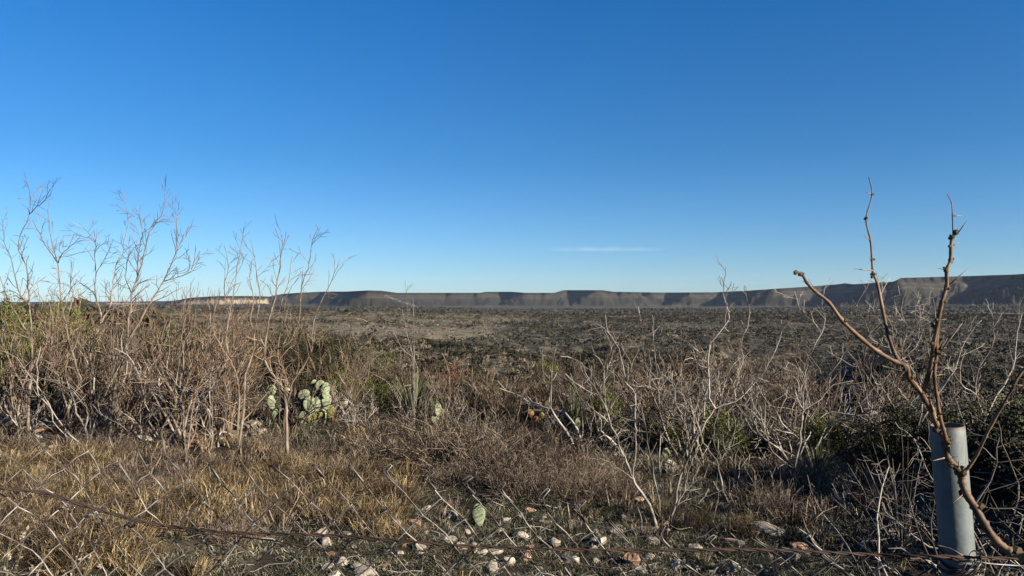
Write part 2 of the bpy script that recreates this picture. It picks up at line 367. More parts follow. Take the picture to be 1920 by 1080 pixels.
def height(X, Y, full=False):
    X = np.asarray(X, float); Y = np.asarray(Y, float)
    r = np.hypot(X, Y); th = np.clip(np.arctan2(X, Y), -CLAMP, CLAMP)
    u = 960 + F * np.tan(th); d = r * np.cos(th)
    rim = tab(u, [(-300, 60), (0, 60), (200, 50), (330, 40), (500, 28), (600, 22), (700, 17), (800, 15), (1000, 14), (1400, 13), (1600, 12), (2300, 11)])
    zr = tab(u, [(-300, -.05), (400, -.1), (800, -.3), (1200, -.45), (2300, -.6)])
    Fd = np.interp(u, _eu, _ed); Wd = np.full_like(Fd, 1.0)
    ty = top_y(u); zt = zpx(ty, Fd)
    canyon = tab(u, [(1330, 0), (1400, -22), (1500, -24), (1670, 0)])
    nodes = [(rim * 0 + 0.0, zr * 0), (rim * 0 + 6.0, zr * 0.0), (rim, zr),
             (rim + 25, tab(u, [(-300, -2), (330, -3), (600, -5), (900, -7), (2300, -9)])),
             (rim * 0 + 170, tab(u, [(-300, -7), (330, -9), (600, -10.5), (800, -11), (1000, -16), (1340, -17), (2300, -17)]) + canyon),
             (rim * 0 + 260, tab(u, [(-300, -8), (330, -10), (600, -11.5), (800, -12.5), (1000, -18.5), (2300, -19)]) + canyon * 0.6),
             (rim * 0 + 450, tab(u, [(-300, -9), (330, -11), (600, -12), (800, -13.0), (900, -13.5), (1030, -19.0), (2300, -19.5)])),
             (rim * 0 + 900, tab(u, [(-300, -14), (330, -14), (600, -15), (850, -16), (1000, -17.5), (2300, -17.2)])),
             (rim * 0 + 1150, tab(u, [(-300, -15), (330, -15), (600, -16), (850, -18), (1000, -24), (2300, -28)])),
             (rim * 0 + 2100, tab(u, [(-300, -24), (330, -22), (600, -22), (850, -26), (1000, -30), (1500, -27), (2300, -22)])),
             (rim * 0 + 2600, zbase(u)), (rim * 0 + 60000, zbase(u))]
    z = np.zeros_like(d)
    for (da, za), (db, zb) in zip(nodes[:-1], nodes[1:]):
        m = (d >= da) & (d < db)
        t = np.where(m, (d - da) / np.maximum(db - da, 1e-3), 0)
        z = np.where(m, za + (zb - za) * t, z)
    hf = np.zeros_like(z)
    m = d > 2350
    if m.any():
        sd = edge_signed(d[m] * np.tan(th[m]), d[m])
        out = np.maximum(-sd, 0); gul = 1 + 0.35 * fbm(u[m] / 9.0, d[m] / 90.0, 41, 3)
        cap = 0.16 * (zt[m] - z[m])                       # a caprock step, then talus at about 32 degrees flattening out
        drop = np.where(out < 10, out / 10 * cap, cap + (out - 10) * 0.60 * gul)
        low = z[m]; zz = zt[m] - drop
        soft = 14.0                                       # rounded foot
        zz = np.where(zz > low + soft, zz, low + soft * np.exp(np.clip((zz - low - soft) / soft, -20, 0)))
        hf[m] = np.clip((zz - low) / np.maximum(zt[m] - low, 1), 0, 1)
        z[m] = zz
    # relief
    z = z + 0.07 * fbm(X * 0.6, Y * 0.6, 3) * np.clip(r / 4, 0, 1) + 0.02 * fbm(X * 4, Y * 4, 9, 2)
    far = np.clip((d - 40) / 150, 0, 1) * np.clip((3000 - d) / 600, 0, 1)
    z = z + far * 1.3 * fbm(X / 35, Y / 35, 21, 3)
    z = z + np.clip((d - 1100) / 500, 0, 1) * np.clip((3000 - d) / 300, 0, 1) * 9 * fbm(X / 380, Y / 420, 91, 3)
    dark = np.clip((u - 930) / 120, 0, 1) * np.clip((d - 150) / 100, 0, 1) * np.clip((1000 - d) / 200, 0, 1)
    z = z + dark * 3.6 * fbm(X / 45 + 3, Y / 28, 33, 3)
    # behind and beside the camera the plateau goes on
    side = np.clip((np.abs(np.arctan2(X, Y)) - R(44)) / R(30), 0, 1)
    z = z * (1 - side) + side * 0.05 * fbm(X * 0.3, Y * 0.3, 3)
    return z, u, d, Fd, hf
def ground(x, y):
    return float(height(np.array([float(x)]), np.array([float(y)]))[0][0])

def build_terrain():
    th = np.concatenate([np.linspace(-180, -47, 40)[:-1], np.degrees(np.arctan((np.arange(-520, 2440, 2.5) - 960) / F)), np.linspace(47.2, 180, 40)])
    th = np.unique(th); th = R(1) * th
    near = np.concatenate([[0.3, 1.0, 1.8], np.linspace(2.5, 20, 190)])
    mid = np.exp(np.linspace(math.log(20.15), math.log(2300), 330))
    rows = []
    u = 960 + F * np.tan(np.clip(th, -CLAMP, CLAMP)); c = np.cos(np.clip(th, -CLAMP, CLAMP))
    for d in np.concatenate([near, mid]): rows.append(np.full(len(th), d) / c)
    X = np.sin(th) * 3000; Y = np.cos(th) * 3000
    _, _, _, Fd, Wd = height(X, Y)
    for t in np.linspace(0.05, 1, 16): rows.append((2300 + (Fd - 480 - 2300) * t) / c)
    for t in list(np.arange(-460, -20, 20)) + [-16, -12, -9.9, -7, -4, -1, 3, 12, 30, 60]: rows.append((Fd + t) / c)
    for t in (100, 250, 500, 1000, 2000, 3500): rows.append((Fd + t) / c)
    rows.append(np.full(len(th), 11000.0) + 0 * c)
    Rr = np.array(rows); T = np.broadcast_to(th, Rr.shape)
    X = Rr * np.sin(T); Y = Rr * np.cos(T)
    z, uu, d, Fd2, Wd2 = height(X, Y)
    k, n = Rr.shape
    i = np.arange(k - 1)[:, None] * n; j = np.arange(n - 1)[None, :]
    q = np.stack([i + j, i + j + 1, i + n + j + 1, i + n + j], -1).reshape(-1, 4)
    jj = np.arange(n - 1)
    mb = MB()
    mb.add(np.concatenate([np.stack([X, Y, z], -1).reshape(-1, 3), [[0, 0, 0]]]), q, np.stack([np.full(n - 1, k * n), jj + 1, jj], 1))
    o = mb.build('ground', M['terrain'])
    # zones: green = far plain, blue = mesa wall, red = bare pale caliche
    farz = np.clip((d - 20) / 25, 0, 1)
    wl_ = np.clip(Wd2 * 6, 0, 1)
    strip = np.zeros_like(z)
    strip = np.maximum(strip, ((uu > 322) & (uu < 505) & (Wd2 > 0.25) & (Wd2 < 0.62)) * (0.45 + 0.25 * (fbm(uu / 5, d / 60, 8, 2) > -.1)))
    ln = np.abs(Wd2 - (1.0 - (uu - 700) / 85.0)) < 0.035
    strip = np.maximum(strip, ((uu > 722) & (uu < 778) & ln) * 0.22)
    strip = np.maximum(strip, ((uu > 200) & (uu < 285) & (Wd2 > 0.4) & (Wd2 < 0.95)) * 0.6)
    n_ = fbm(X / 1.1, Y / 0.7, 77, 3)
    p1 = np.clip(1.25 - np.hypot((X + 10.6) / 1.9, (Y - 16.2) / 1.3), 0, 1) * (n_ > -0.2)
    p2 = np.clip(1.2 - np.hypot((X - 1.5) / 1.1, (Y - 8.2) / 0.5), 0, 1)
    p3 = np.clip(1.2 - np.hypot((X + 4.2) / 2.2, (Y - 9.1) / 0.6), 0, 1) * 0.8
    p4 = np.clip(1.2 - np.hypot((X - 3.25) / 0.7, (Y - 7.9) / 0.5), 0, 1) * 0.7
    strip = np.maximum(strip, np.maximum(np.maximum(p1, p4), np.maximum(p2, p3)) * (0.45 + 0.5 * (n_ > 0)))
    band = ((uu > 990) & (d > 850) & (d < 1000)) * (0.25 + 0.3 * (fbm(X / 50, Y / 50, 5, 2) > 0))
    strip = np.maximum(strip, band)
    col = np.zeros((k * n + 1, 4), np.float32); col[:, 3] = 1
    col[:-1, 0] = strip.ravel(); col[:-1, 1] = farz.ravel(); col[:-1, 2] = wl_.ravel()
    a = o.data.color_attributes.new('zone', 'FLOAT_COLOR', 'POINT')
    a.data.foreach_set('color', col.ravel())
    # valley shade put into the soil colour with dark scrub, and the height within the mesa wall for its strata
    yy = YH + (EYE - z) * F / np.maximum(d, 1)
    shade_cover = np.clip((uu - (850 + (640 - yy) * 3.4)) / 30 + 3.0 * fbm(X / 50, Y / 90, 71, 3), 0, 1) * np.clip((1000 - d) / 80, 0, 1) * (d > 60)
    st = np.zeros((k * n + 1, 4), np.float32); st[:, 3] = 1; st[:-1, 0] = shade_cover.ravel(); st[:-1, 1] = Wd2.ravel()
    a2 = o.data.color_attributes.new('shade_cover', 'FLOAT_COLOR', 'POINT'); a2.data.foreach_set('color', st.ravel())
    tag(o, 'stony tan soil of the plateau running out over the scrub plain to the mesas', None, None, 'structure')
build_terrain()

# ---------------------------------------------------------------- scrub on the plain (nobody could count it)
def ico():
    g = (1 + 5 ** .5) / 2
    v = np.array([(-1, g, 0), (1, g, 0), (-1, -g, 0), (1, -g, 0), (0, -1, g), (0, 1, g), (0, -1, -g), (0, 1, -g), (g, 0, -1), (g, 0, 1), (-g, 0, -1), (-g, 0, 1)], float)
    v /= np.linalg.norm(v[0])
    f = np.array([(0, 11, 5), (0, 5, 1), (0, 1, 7), (0, 7, 10), (0, 10, 11), (1, 5, 9), (5, 11, 4), (11, 10, 2), (10, 7, 6), (7, 1, 8), (3, 9, 4), (3, 4, 2), (3, 2, 6), (3, 6, 8), (3, 8, 9), (4, 9, 5), (2, 4, 11), (6, 2, 10), (8, 6, 7), (9, 8, 1)])
    return v, f
IV, IF = ico()
def leafball(rg, n, size, squash=0.8):
    """a clump of n loose triangles spread through a rounded volume"""
    c = rg.normal(size=(n, 3)); c /= np.linalg.norm(c, axis=1, keepdims=True); c *= rg.uniform(0.45, 1.0, (n, 1)); c[:, 2] = c[:, 2] * squash
    t = rg.normal(size=(n, 3, 3)) * size
    return (c[:, None, :] + t).reshape(-1, 3), np.arange(n * 3).reshape(-1, 3)
def scatter_scrub(name, mat, n, dmin, dmax, smin, smax, dens, seed, label, detail):
    rg = np.random.default_rng(seed)
    uu = rg.uniform(-380, 2300, n); d = np.sqrt(rg.uniform(dmin ** 2, dmax ** 2, n))
    X = (uu - 960) / F * d; Y = d
    keep = rg.uniform(size=n) < dens(uu, d, X, Y)
    X, Y, uu, d = X[keep], Y[keep], uu[keep], d[keep]
    z = height(X, Y)[0]; k = len(X)
    s = smin + (smax - smin) * rg.uniform(size=k) ** 2.2 * 1.25
    if detail == 0: V0, F0 = IV, IF
    mb = MB()
    if detail == 0:
        jit = rg.uniform(0.55, 1.25, (k, len(V0), 1))
        V = V0[None] * jit * s[:, None, None] * np.array([1.0, 1.0, 0.75])
        V = V + np.stack([X, Y, z + s * 0.35], -1)[:, None, :]
        Fc = (F0[None] + (np.arange(k) * len(V0))[:, None, None])
        mb.add(V.reshape(-1, 3), None, Fc.reshape(-1, 3))
    else:
        protos = [leafball(rg, detail, 0.24) for _ in range(6)]
        which = rg.integers(0, 6, k)
        for w in range(6):
            m = which == w; kk = int(m.sum())
            if not kk: continue
            V0, F0 = protos[w]
            V = V0[None] * s[m][:, None, None] * np.array([1.0, 1.0, 0.8]) + np.stack([X[m], Y[m], z[m] + s[m] * 0.5], -1)[:, None, :]
            mb.add(V.reshape(-1, 3), None, (F0[None] + (np.arange(kk) * len(V0))[:, None, None]).reshape(-1, 3))
    o = mb.build(name, mat, smooth=False)
    tag(o, label, None, None, 'stuff')
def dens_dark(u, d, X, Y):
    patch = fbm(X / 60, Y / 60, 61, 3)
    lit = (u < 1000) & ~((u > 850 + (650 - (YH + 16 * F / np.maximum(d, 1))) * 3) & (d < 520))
    base = np.where(lit, 0.34, 0.92)  # scrub set denser outside the lit part to darken it
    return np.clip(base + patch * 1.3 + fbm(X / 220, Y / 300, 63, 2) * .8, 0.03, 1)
def dens_pale(u, d, X, Y):
    patch = fbm(X / 40, Y / 40, 67, 3)
    return np.clip(0.75 + patch, 0.1, 1)
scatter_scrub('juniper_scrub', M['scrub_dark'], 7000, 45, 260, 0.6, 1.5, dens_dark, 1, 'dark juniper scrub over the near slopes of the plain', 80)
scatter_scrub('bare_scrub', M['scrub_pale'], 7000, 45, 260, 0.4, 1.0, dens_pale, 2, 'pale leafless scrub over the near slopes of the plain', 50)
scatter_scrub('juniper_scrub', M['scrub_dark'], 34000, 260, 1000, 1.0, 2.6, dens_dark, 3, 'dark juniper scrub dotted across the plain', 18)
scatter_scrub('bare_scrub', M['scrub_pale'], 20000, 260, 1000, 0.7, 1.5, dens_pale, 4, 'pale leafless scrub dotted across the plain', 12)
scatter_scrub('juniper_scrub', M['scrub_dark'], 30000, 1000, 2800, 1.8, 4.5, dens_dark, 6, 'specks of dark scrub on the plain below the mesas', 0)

# ---------------------------------------------------------------- bare branches
def vrot(v, ang, rg):
    """turn v by ang about a random axis across it"""
    a = Vector((rg.gauss(0, 1), rg.gauss(0, 1), rg.gauss(0, 1)))
    ax = v.cross(a)
    if ax.length < 1e-6: return v
    from mathutils import Quaternion
    return Quaternion(ax.normalized(), ang) @ v
def grow(rg, mbs, p, dirv, length, r0, level, P, rtip=None):
    """one branch and its side branches; mbs[0] gets thick ones, mbs[1] twigs"""
    step = P['step'] * (0.85 ** level)
    n = max(2, int(length / step))
    pts, rad = [p.copy()], [r0]
    rt = P['rtip']
    v = dirv.normalized(); side = 1
    kids = []
    for i in range(n):
        t = (i + 1) / n
        v = vrot(v, rg.uniform(0, P['kink']) , rg)
        v = (v + Vector((0, 0, P['up']))).normalized()
        p = p + v * step * rg.uniform(0.7, 1.3)
        pts.append(p.copy()); rad.append(max(rt, r0 * (1 - t) + rt * t))
        if level < P['levels'] and t > P['bare'] * (level == 0) and t < 0.97 and rg.random() < P['prob']:
            kids.append((p.copy(), v.copy(), t, rad[-1]))
    tube(mbs[0] if level == 0 else mbs[1], pts, rad, 5 if (level == 0 and r0 > 0.008) else 3, cap=False)
    for (kp, kv, t, kr) in kids:
        L = length * rg.uniform(*P['kid']) * (1.1 - 0.6 * t)
        if L < step * 1.4: L = step * 1.6
        grow(rg, mbs, kp, vrot(kv, rg.uniform(*P['ang']), rg), L, max(rt, min(kr * 0.75, r0 * 0.6)), level + 1, P)

MESQ = dict(step=0.075, kink=0.42, up=0.035, levels=3, bare=0.2, prob=0.62, kid=(0.22, 0.5), ang=(0.45, 0.95), rtip=0.0020)
TANGLE = dict(step=0.06, kink=0.6, up=0.01, levels=3, bare=0.08, prob=0.55, kid=(0.28, 0.55), ang=(0.6, 1.25), rtip=0.0018)
UPRIGHT = dict(step=0.065, kink=0.45, up=0.05, levels=2, bare=0.2, prob=0.6, kid=(0.25, 0.5), ang=(0.3, 0.6), rtip=0.0026)

def shrub_proto(seed, P, H, stems, spread, r0, m0, m1, name='bare_shrub'):
    rg = random.Random(seed); a, b = MB(), MB()
    for s in range(stems):
        az = rg.uniform(0, 2 * math.pi); tilt = rg.uniform(0.15, 1.0) * spread
        dv = Vector((math.sin(tilt) * math.cos(az), math.sin(tilt) * math.sin(az), math.cos(tilt)))
        base = Vector((rg.uniform(-.06, .06), rg.uniform(-.06, .06), -0.04))
        grow(rg, (a, b), base, dv, H * rg.uniform(0.7, 1.05), r0 * rg.uniform(0.6, 1.1), 0, P)
    root = bpy.data.objects.new(name, None); scene.collection.objects.link(root)
    a.build('stems', m0, root); b.build('twigs', m1, root)
    return root
def brush_proto(seed, H, n, m, spread=0.5, name='brush_clump'):
    """fine broom-like twigs from one base"""
    rg = random.Random(seed); a = MB()
    P = dict(step=H / 8, kink=0.75, up=0.03, levels=1, bare=0.3, prob=0.75, kid=(0.25, 0.5), ang=(0.3, 0.8), rtip=0.0013)
    for s in range(n):
        az = rg.uniform(0, 2 * math.pi); tilt = abs(rg.gauss(0, spread))
        rr = rg.uniform(0, 0.24)
        base = Vector((rr * math.cos(az), rr * math.sin(az), -0.02))
        dv = Vector((math.sin(tilt) * math.cos(az), math.sin(tilt) * math.sin(az), math.cos(tilt)))
        grow(rg, (a, a), base, dv, H * rg.uniform(0.5, 1.05), 0.0024, 0, P)
    o = a.build(name, m)
    return o

SPRIG = dict(step=0.06, kink=0.55, up=0.05, levels=2, bare=0.25, prob=0.5, kid=(0.22, 0.5), ang=(0.35, 0.85), rtip=0.0019)
WARM = dict(step=0.06, kink=0.38, up=0.05, levels=3, bare=0.15, prob=0.55, kid=(0.2, 0.42), ang=(0.3, 0.75), rtip=0.0018)
protos = {'warm': [shrub_proto(470 + i, WARM, 1.0, 9, 0.45, 0.008, M['bark'], M['twig_warm']) for i in range(5)],
          'sprig': [shrub_proto(450 + i, SPRIG, 1.0, 6 + i % 3, 0.6, 0.010, M['twig_pale'], M['twig_pale']) for i in range(5)],
          'mesq': [shrub_proto(100 + i, MESQ, 1.0, 5 + i % 3, 0.75, 0.012, M['thicket_brown'], M['thicket_brown']) for i in range(5)],
          'pale': [shrub_proto(200 + i, MESQ if i % 2 else TANGLE, 0.95, 5 + i % 3, 0.85, 0.012, M['twig_pale'], M['thicket_grey']) for i in range(6)],
          'tangle': [shrub_proto(300 + i, TANGLE, 0.8, 8, 1.25, 0.010, M['twig_pale'], M['thicket_grey']) for i in range(4)],
          'upright': [shrub_proto(400 + i, UPRIGHT, 1.0, 9, 0.4, 0.008, M['thicket_grey'], M['thicket_brown']) for i in range(3)],
          'brush': [brush_proto(500 + i, 0.5, 170, M['twig_brown'], 0.75) for i in range(4)],
          'straw': [brush_proto(600 + i, 0.4, 150, M['drygrass'], 0.7) for i in range(3)]}

# ---------------------------------------------------------------- leafy plants
def leafy_proto(seed, mat, rx, rz, clumps, leaves, lsize, name='evergreen_shrub', stretch=1.0):
    rg = np.random.default_rng(seed); pr = random.Random(seed)
    a, b = MB(), MB()
    for i in range(clumps):
        v = rg.normal(size=3); v /= np.linalg.norm(v); v *= rg.uniform(0.25, 1.0) ** 0.5
        c = np.array([v[0] * rx, v[1] * rx, rz * (1.0 + v[2] * 0.88)])
        cr = rg.uniform(0.10, 0.34) * min(rx, rz)
        tube(b, [Vector((0, 0, -0.03)), Vector((c[0] * .35, c[1] * .35, c[2] * .5)), Vector(c)], [0.012, 0.007, 0.003], 4, cap=False)
        p = rg.normal(size=(leaves, 3)) * cr * 0.62; p[:, 2] *= stretch
        p += c; p[:, 2] = np.maximum(p[:, 2], 0.02)
        dr = rg.normal(size=(leaves, 3)) + np.array([0, 0, 0.6 * stretch]); dr /= np.linalg.norm(dr, axis=1, keepdims=True)
        sd = np.cross(dr, rg.normal(size=(leaves, 3))); sd /= np.linalg.norm(sd, axis=1, keepdims=True)
        L = lsize * rg.uniform(0.6, 1.3, (leaves, 1)); Wd = L * 0.30
        V = np.stack([p, p + dr * L * .5 + sd * Wd, p + dr * L, p + dr * L * .5 - sd * Wd], 1).reshape(-1, 3)
        a.add(V, np.arange(leaves * 4).reshape(-1, 4))
    root = bpy.data.objects.new(name, None); scene.collection.objects.link(root)
    b.build('stems', M['bark'], root); a.build('foliage', mat, root, smooth=False)
    return root
protos['juniper'] = [leafy_proto(700 + i, M['juniper'], 0.5, 0.5, 60, 220, 0.028, stretch=1.4) for i in range(3)]
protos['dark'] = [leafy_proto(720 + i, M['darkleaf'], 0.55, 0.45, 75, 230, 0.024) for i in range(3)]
protos['olive'] = [leafy_proto(740 + i, M['oliveleaf'], 0.5, 0.45, 48, 130, 0.024) for i in range(3)]
protos['rust'] = [leafy_proto(760, M['rustleaf'], 0.45, 0.42, 30, 60, 0.026, name='rusty_shrub')]

def sotol_proto(seed, n=170, L=0.62, name='sotol_plant'):
    rg = random.Random(seed); a = MB()
    for i in range(n):
        az = rg.uniform(0, 2 * math.pi); el = R(rg.uniform(5, 88)); ll = L * rg.uniform(0.7, 1.1)
        d = Vector((math.cos(az) * math.cos(el), math.sin(az) * math.cos(el), math.sin(el)))
        s = Vector((-math.sin(az), math.cos(az), 0)); w = 0.009
        p = Vector((0, 0, 0.06)) + d * 0.04; P0 = []
        for k in range(5):
            P0.append((p.copy(), w * (1 - k / 4.6)))
            p = p + d * ll / 4; d = (d + Vector((0, 0, -0.09 * k))).normalized()
        V, q = [], []
        for (pp, ww) in P0: V += [pp - s * ww, pp + Vector((0, 0, -ww * .6)), pp + s * ww]
        for k in range(4):
            q += [(3 * k, 3 * k + 1, 3 * k + 4, 3 * k + 3), (3 * k + 1, 3 * k + 2, 3 * k + 5, 3 * k + 4)]
        a.add([tuple(v) for v in V], q)
    return a.build(name, M['sotol'])
protos['sotol'] = [sotol_proto(800 + i) for i in range(2)]

# ---------------------------------------------------------------- placing the plants
used = set()
def place(kind, idx, u, d, h, label, group, cat, wide=1.0, rg=random.Random(9), sink=0.0):
    pr = protos[kind][idx % len(protos[kind])]
    if pr.name in used: o = copy_tree(pr)
    else: o = pr; used.add(pr.name)
    x = (u - 960) / F * d
    o.location = (x, d, ground(x, d) - sink)
    base = {'mesq': 1.0, 'pale': 0.95, 'tangle': 0.65, 'upright': 1.0, 'sprig': 1.0, 'warm': 1.0, 'brush': 0.5, 'straw': 0.4, 'juniper': 1.0, 'dark': 0.9, 'olive': 0.9, 'rust': 0.84, 'sotol': 0.62}[kind]
    s = h / base
    o.scale = (s * wide, s * wide, s); o.rotation_euler = (0, 0, rg.uniform(0, 6.28))
    tag(o, label, cat, group)
    return o
LAND = [(55, 8.2, 'the leftmost tall tree'), (133, 8.4, 'the slim wavy tree'), (175, 8.9, 'the angled-fork tree'), (207, 8.3, 'the tallest left tree'), (346, 7.4, 'the thick forked tree'), (314, 7.5, 'the crooked tree'), (444, 8.0, 'the twin-stemmed tree'),
        (541, 7.0, 'the straight grey trunk'), (590, 9.3, 'the big prickly pear'), (520, 9.6, 'the smaller prickly pear'), (700, 13.5, 'the feathery green shrub'), (775, 10.3, 'the fanned sotol'), (848, 12.4, 'the rusty red shrub'), (1020, 9.2, 'the withered orange cactus'), (1075, 9.6, 'the narrow upright sotol'),
        (1028, 13.5, 'the narrow green shrub'), (896, 5.3, 'the lone cactus seedlings'), (1238, 5.3, 'the pale leaning tree'), (1250, 7.6, 'the round cactus pad'), (1192, 8.6, 'the two small cactus pads'), (1250, 5.4, 'the wide-forking pale tree'), (1372, 5.9, 'the bent pale tree'), (1425, 8.5, 'the grassy grey-green sotol'),
        (1492, 6.2, 'the tree with the right-angled branch'), (1715, 6.6, 'the dense-crowned grey tree'), (1690, 4.6, 'the bright grey fanned shrub'), (1790, 1.4, 'the leaning pipe post'), (1870, 5.6, 'the near-black leafy shrub'), (1540, 7.3, 'the broad tan slab'), (222, 9.2, 'the yellowish boulder'), (18, 13.0, 'the bright left juniper'), (178, 14.0, 'the middle left juniper'), (822, 9.6, 'the greyish cactus pad'), (1850, 6.5, 'the grey tree at the right edge')]
LABELS = set()
def auto_label(desc, u, d, h, lohi, words=('low', 'mid-height', 'tall')):
    t = (h - lohi[0]) / max(lohi[1] - lohi[0], 1e-6)
    if len(desc.split()) > 5: desc = ' '.join(desc.split()[-5:])
    size = words[0] if t < .33 else (words[2] if t > .67 else words[1])
    x = (u - 960) / F * d
    c = sorted(LAND, key=lambda L: ((L[0] - 960) / F * L[1] - x) ** 2 * 2 + (L[1] - d) ** 2)
    for near in ('just ', '', 'well '):
        for (lu, ld, ph) in c[:9]:
            dx, dd = x - (lu - 960) / F * ld, d - ld
            rel = ('behind' if dd > 0 else 'in front of') if abs(dd) > abs(dx) else ('right of' if dx > 0 else 'left of')
            r = math.hypot(dx, dd); q = 'just ' if r < .6 else ('' if r < 1.8 else 'well ')
            if near and q != near: continue
            lab = f'{size} {desc} {q}{rel} {ph}'
            if lab not in LABELS: LABELS.add(lab); return lab
    return lab
rz = random.Random(77)
def zone(kind, n, u0, u1, d0, d1, h0, h1, label, group, cat, wide=(0.9, 1.2)):
    for i in range(n):
        u = u0 + (u1 - u0) * (i + rz.random()) / n
        d, h = rz.uniform(d0, d1), rz.uniform(h0, h1)
        if kind == 'sprig' and 480 < u < 660: continue
        if u < 135 and d < 14.5 and kind not in ('straw', 'brush', 'sprig', 'warm'): continue
        desc = {'mesq': 'leafless brown shrub', 'upright': 'upright leafless shrub', 'pale': 'pale grey leafless shrub', 'tangle': 'grey thorny tangle', 'brush': 'brown fine-twigged brush', 'straw': 'bunch of golden straw', 'dark': 'dark leafy shrub', 'sprig': 'slender open shrub', 'warm': 'straight-twigged red-brown shrub'}[kind]
        place(kind, rz.randrange(9), u, d, h, auto_label(desc, u, d, h, (h0, h1)), group, cat, rz.uniform(*wide))

zone('mesq', 24, -60, 460, 9.5, 16, 1.15, 1.75, 'leafless brown shrub in the thicket behind the tall trees on the left', 'bare shrubs in the left thicket', 'shrub')
zone('mesq', 10, 130, 640, 8.0, 9.6, 1.2, 1.8, '', 'bare shrubs between the tall left trees', 'shrub', (.7, .95))
zone('sprig', 7, 20, 640, 7.6, 8.8, 1.0, 1.7, '', 'slender bare shrubs between the left trees', 'shrub', (.8, 1.1))
zone('upright', 18, -40, 480, 9, 13, 0.9, 1.5, 'upright leafless shrub with warm brown twigs among the trees on the left', 'upright bare shrubs on the left', 'shrub')
zone('pale', 10, -40, 460, 8.5, 12, 0.7, 1.1, 'low grey leafless shrub between the tree trunks on the left', 'low grey shrubs between the left trunks', 'shrub')
zone('mesq', 9, 400, 660, 12, 20, 1.1, 1.6, 'leafless tan shrub in the hazy thicket behind the prickly pear', 'bare shrubs behind the prickly pear', 'shrub')
zone('tangle', 6, 470, 720, 10.2, 12, 0.5, 0.8, 'low tangle of grey twigs round the prickly pear', 'grey tangles round the prickly pear', 'shrub')
zone('mesq', 13, 640, 1120, 10, 14, 0.6, 1.1, 'leafless shrub along the plateau edge in the middle of the view', 'bare shrubs along the middle edge', 'shrub')
zone('upright', 9, 680, 1120, 9.5, 13.5, 0.55, 1.0, 'slender upright shrub standing against the dark slope of the plain', 'upright shrubs on the middle edge', 'shrub')
zone('pale', 6, 700, 1130, 8.2, 11, 0.5, 0.8, 'pale twiggy shrub above the brown brush in the middle', 'pale shrubs above the brown brush', 'shrub')
zone('pale', 17, 1100, 1760, 7.5, 12, 0.8, 1.45, 'pale grey leafless shrub in the thicket right of the middle', 'pale shrubs in the right thicket', 'shrub')
zone('upright', 7, 1120, 1600, 8, 12.5, 1.0, 1.5, 'upright leafless shrub rising out of the right thicket', 'upright shrubs in the right thicket', 'shrub')
zone('tangle', 7, 1240, 1800, 7.4, 9.5, 0.5, 0.9, 'low grey thorny tangle on the right slope below the shrubs', 'thorny tangles on the right slope', 'shrub')
zone('tangle', 8, 1720, 2150, 3.6, 6.5, 0.7, 1.1, 'dense grey thorny tangle behind and beside the leaning post', 'thorny tangles round the post', 'shrub')
zone('pale', 6, 1780, 2200, 5.5, 9, 0.9, 1.35, 'grey leafless shrub right of the leaning post', 'grey shrubs right of the post', 'shrub')
zone('brush', 15, 640, 1130, 6.4, 8.7, 0.28, 0.46, 'brown fine-twigged brush clump below the middle shrubs', 'brown brush clumps in the middle', 'brush')
zone('brush', 9, 980, 1180, 5.9, 7.2, 0.28, 0.4, 'low brown brush clump left of the pale leaning tree', 'low brush clumps by the leaning tree', 'brush')
zone('brush', 6, 0, 620, 7.0, 9.0, 0.2, 0.38, 'brown brush clump round the feet of the left trees', 'brush clumps under the left trees', 'brush')
zone('brush', 9, 1400, 1900, 5.4, 8, 0.3, 0.5, 'dark brush clump on the shaded slope at the right', 'brush clumps on the shaded slope', 'brush')
zone('brush', 20, -80, 700, 4.6, 7.2, 0.16, 0.38, '', 'small brush clumps in the near grass', 'brush')
place('brush', 0, 770, 7.6, .70, 'large rounded mound of fine grey-brown brush left of the middle', None, 'brush', 1.5)
place('brush', 1, 880, 7.2, .68, 'large rounded mound of fine brown brush in the middle', None, 'brush', 1.5)
place('brush', 2, 1010, 7.0, .50, 'rounded mound of reddish-brown brush right of the middle', None, 'brush', 1.4)
zone('warm', 11, 0, 470, 8.3, 10.5, 1.5, 2.15, '', 'upright red-brown shrubs of the left thicket', 'shrub', (.55, .75))
zone('warm', 4, 640, 760, 10, 12, .9, 1.3, '', 'upright red-brown shrubs behind the brush mounds', 'shrub', (.6, .8))
zone('upright', 11, 740, 1150, 9.6, 12.2, .85, 1.3, '', 'upright shrubs behind the brush mounds', 'shrub', (.8, 1.1))
zone('upright', 9, 1150, 1750, 8.6, 12, 1.1, 1.55, '', 'upright shrubs against the shaded plain', 'shrub', (.7, 1.0))
zone('straw', 15, -60, 720, 5.4, 7.4, 0.16, 0.32, 'golden bunch of dry straw behind the sagging wire mesh', 'straw bunches behind the fence', 'grass clump')
zone('straw', 5, 1240, 1440, 4.9, 5.6, 0.14, 0.2, 'short orange straw tuft near the foot of the leaning pale tree', 'straw tufts near the pale tree', 'grass clump')

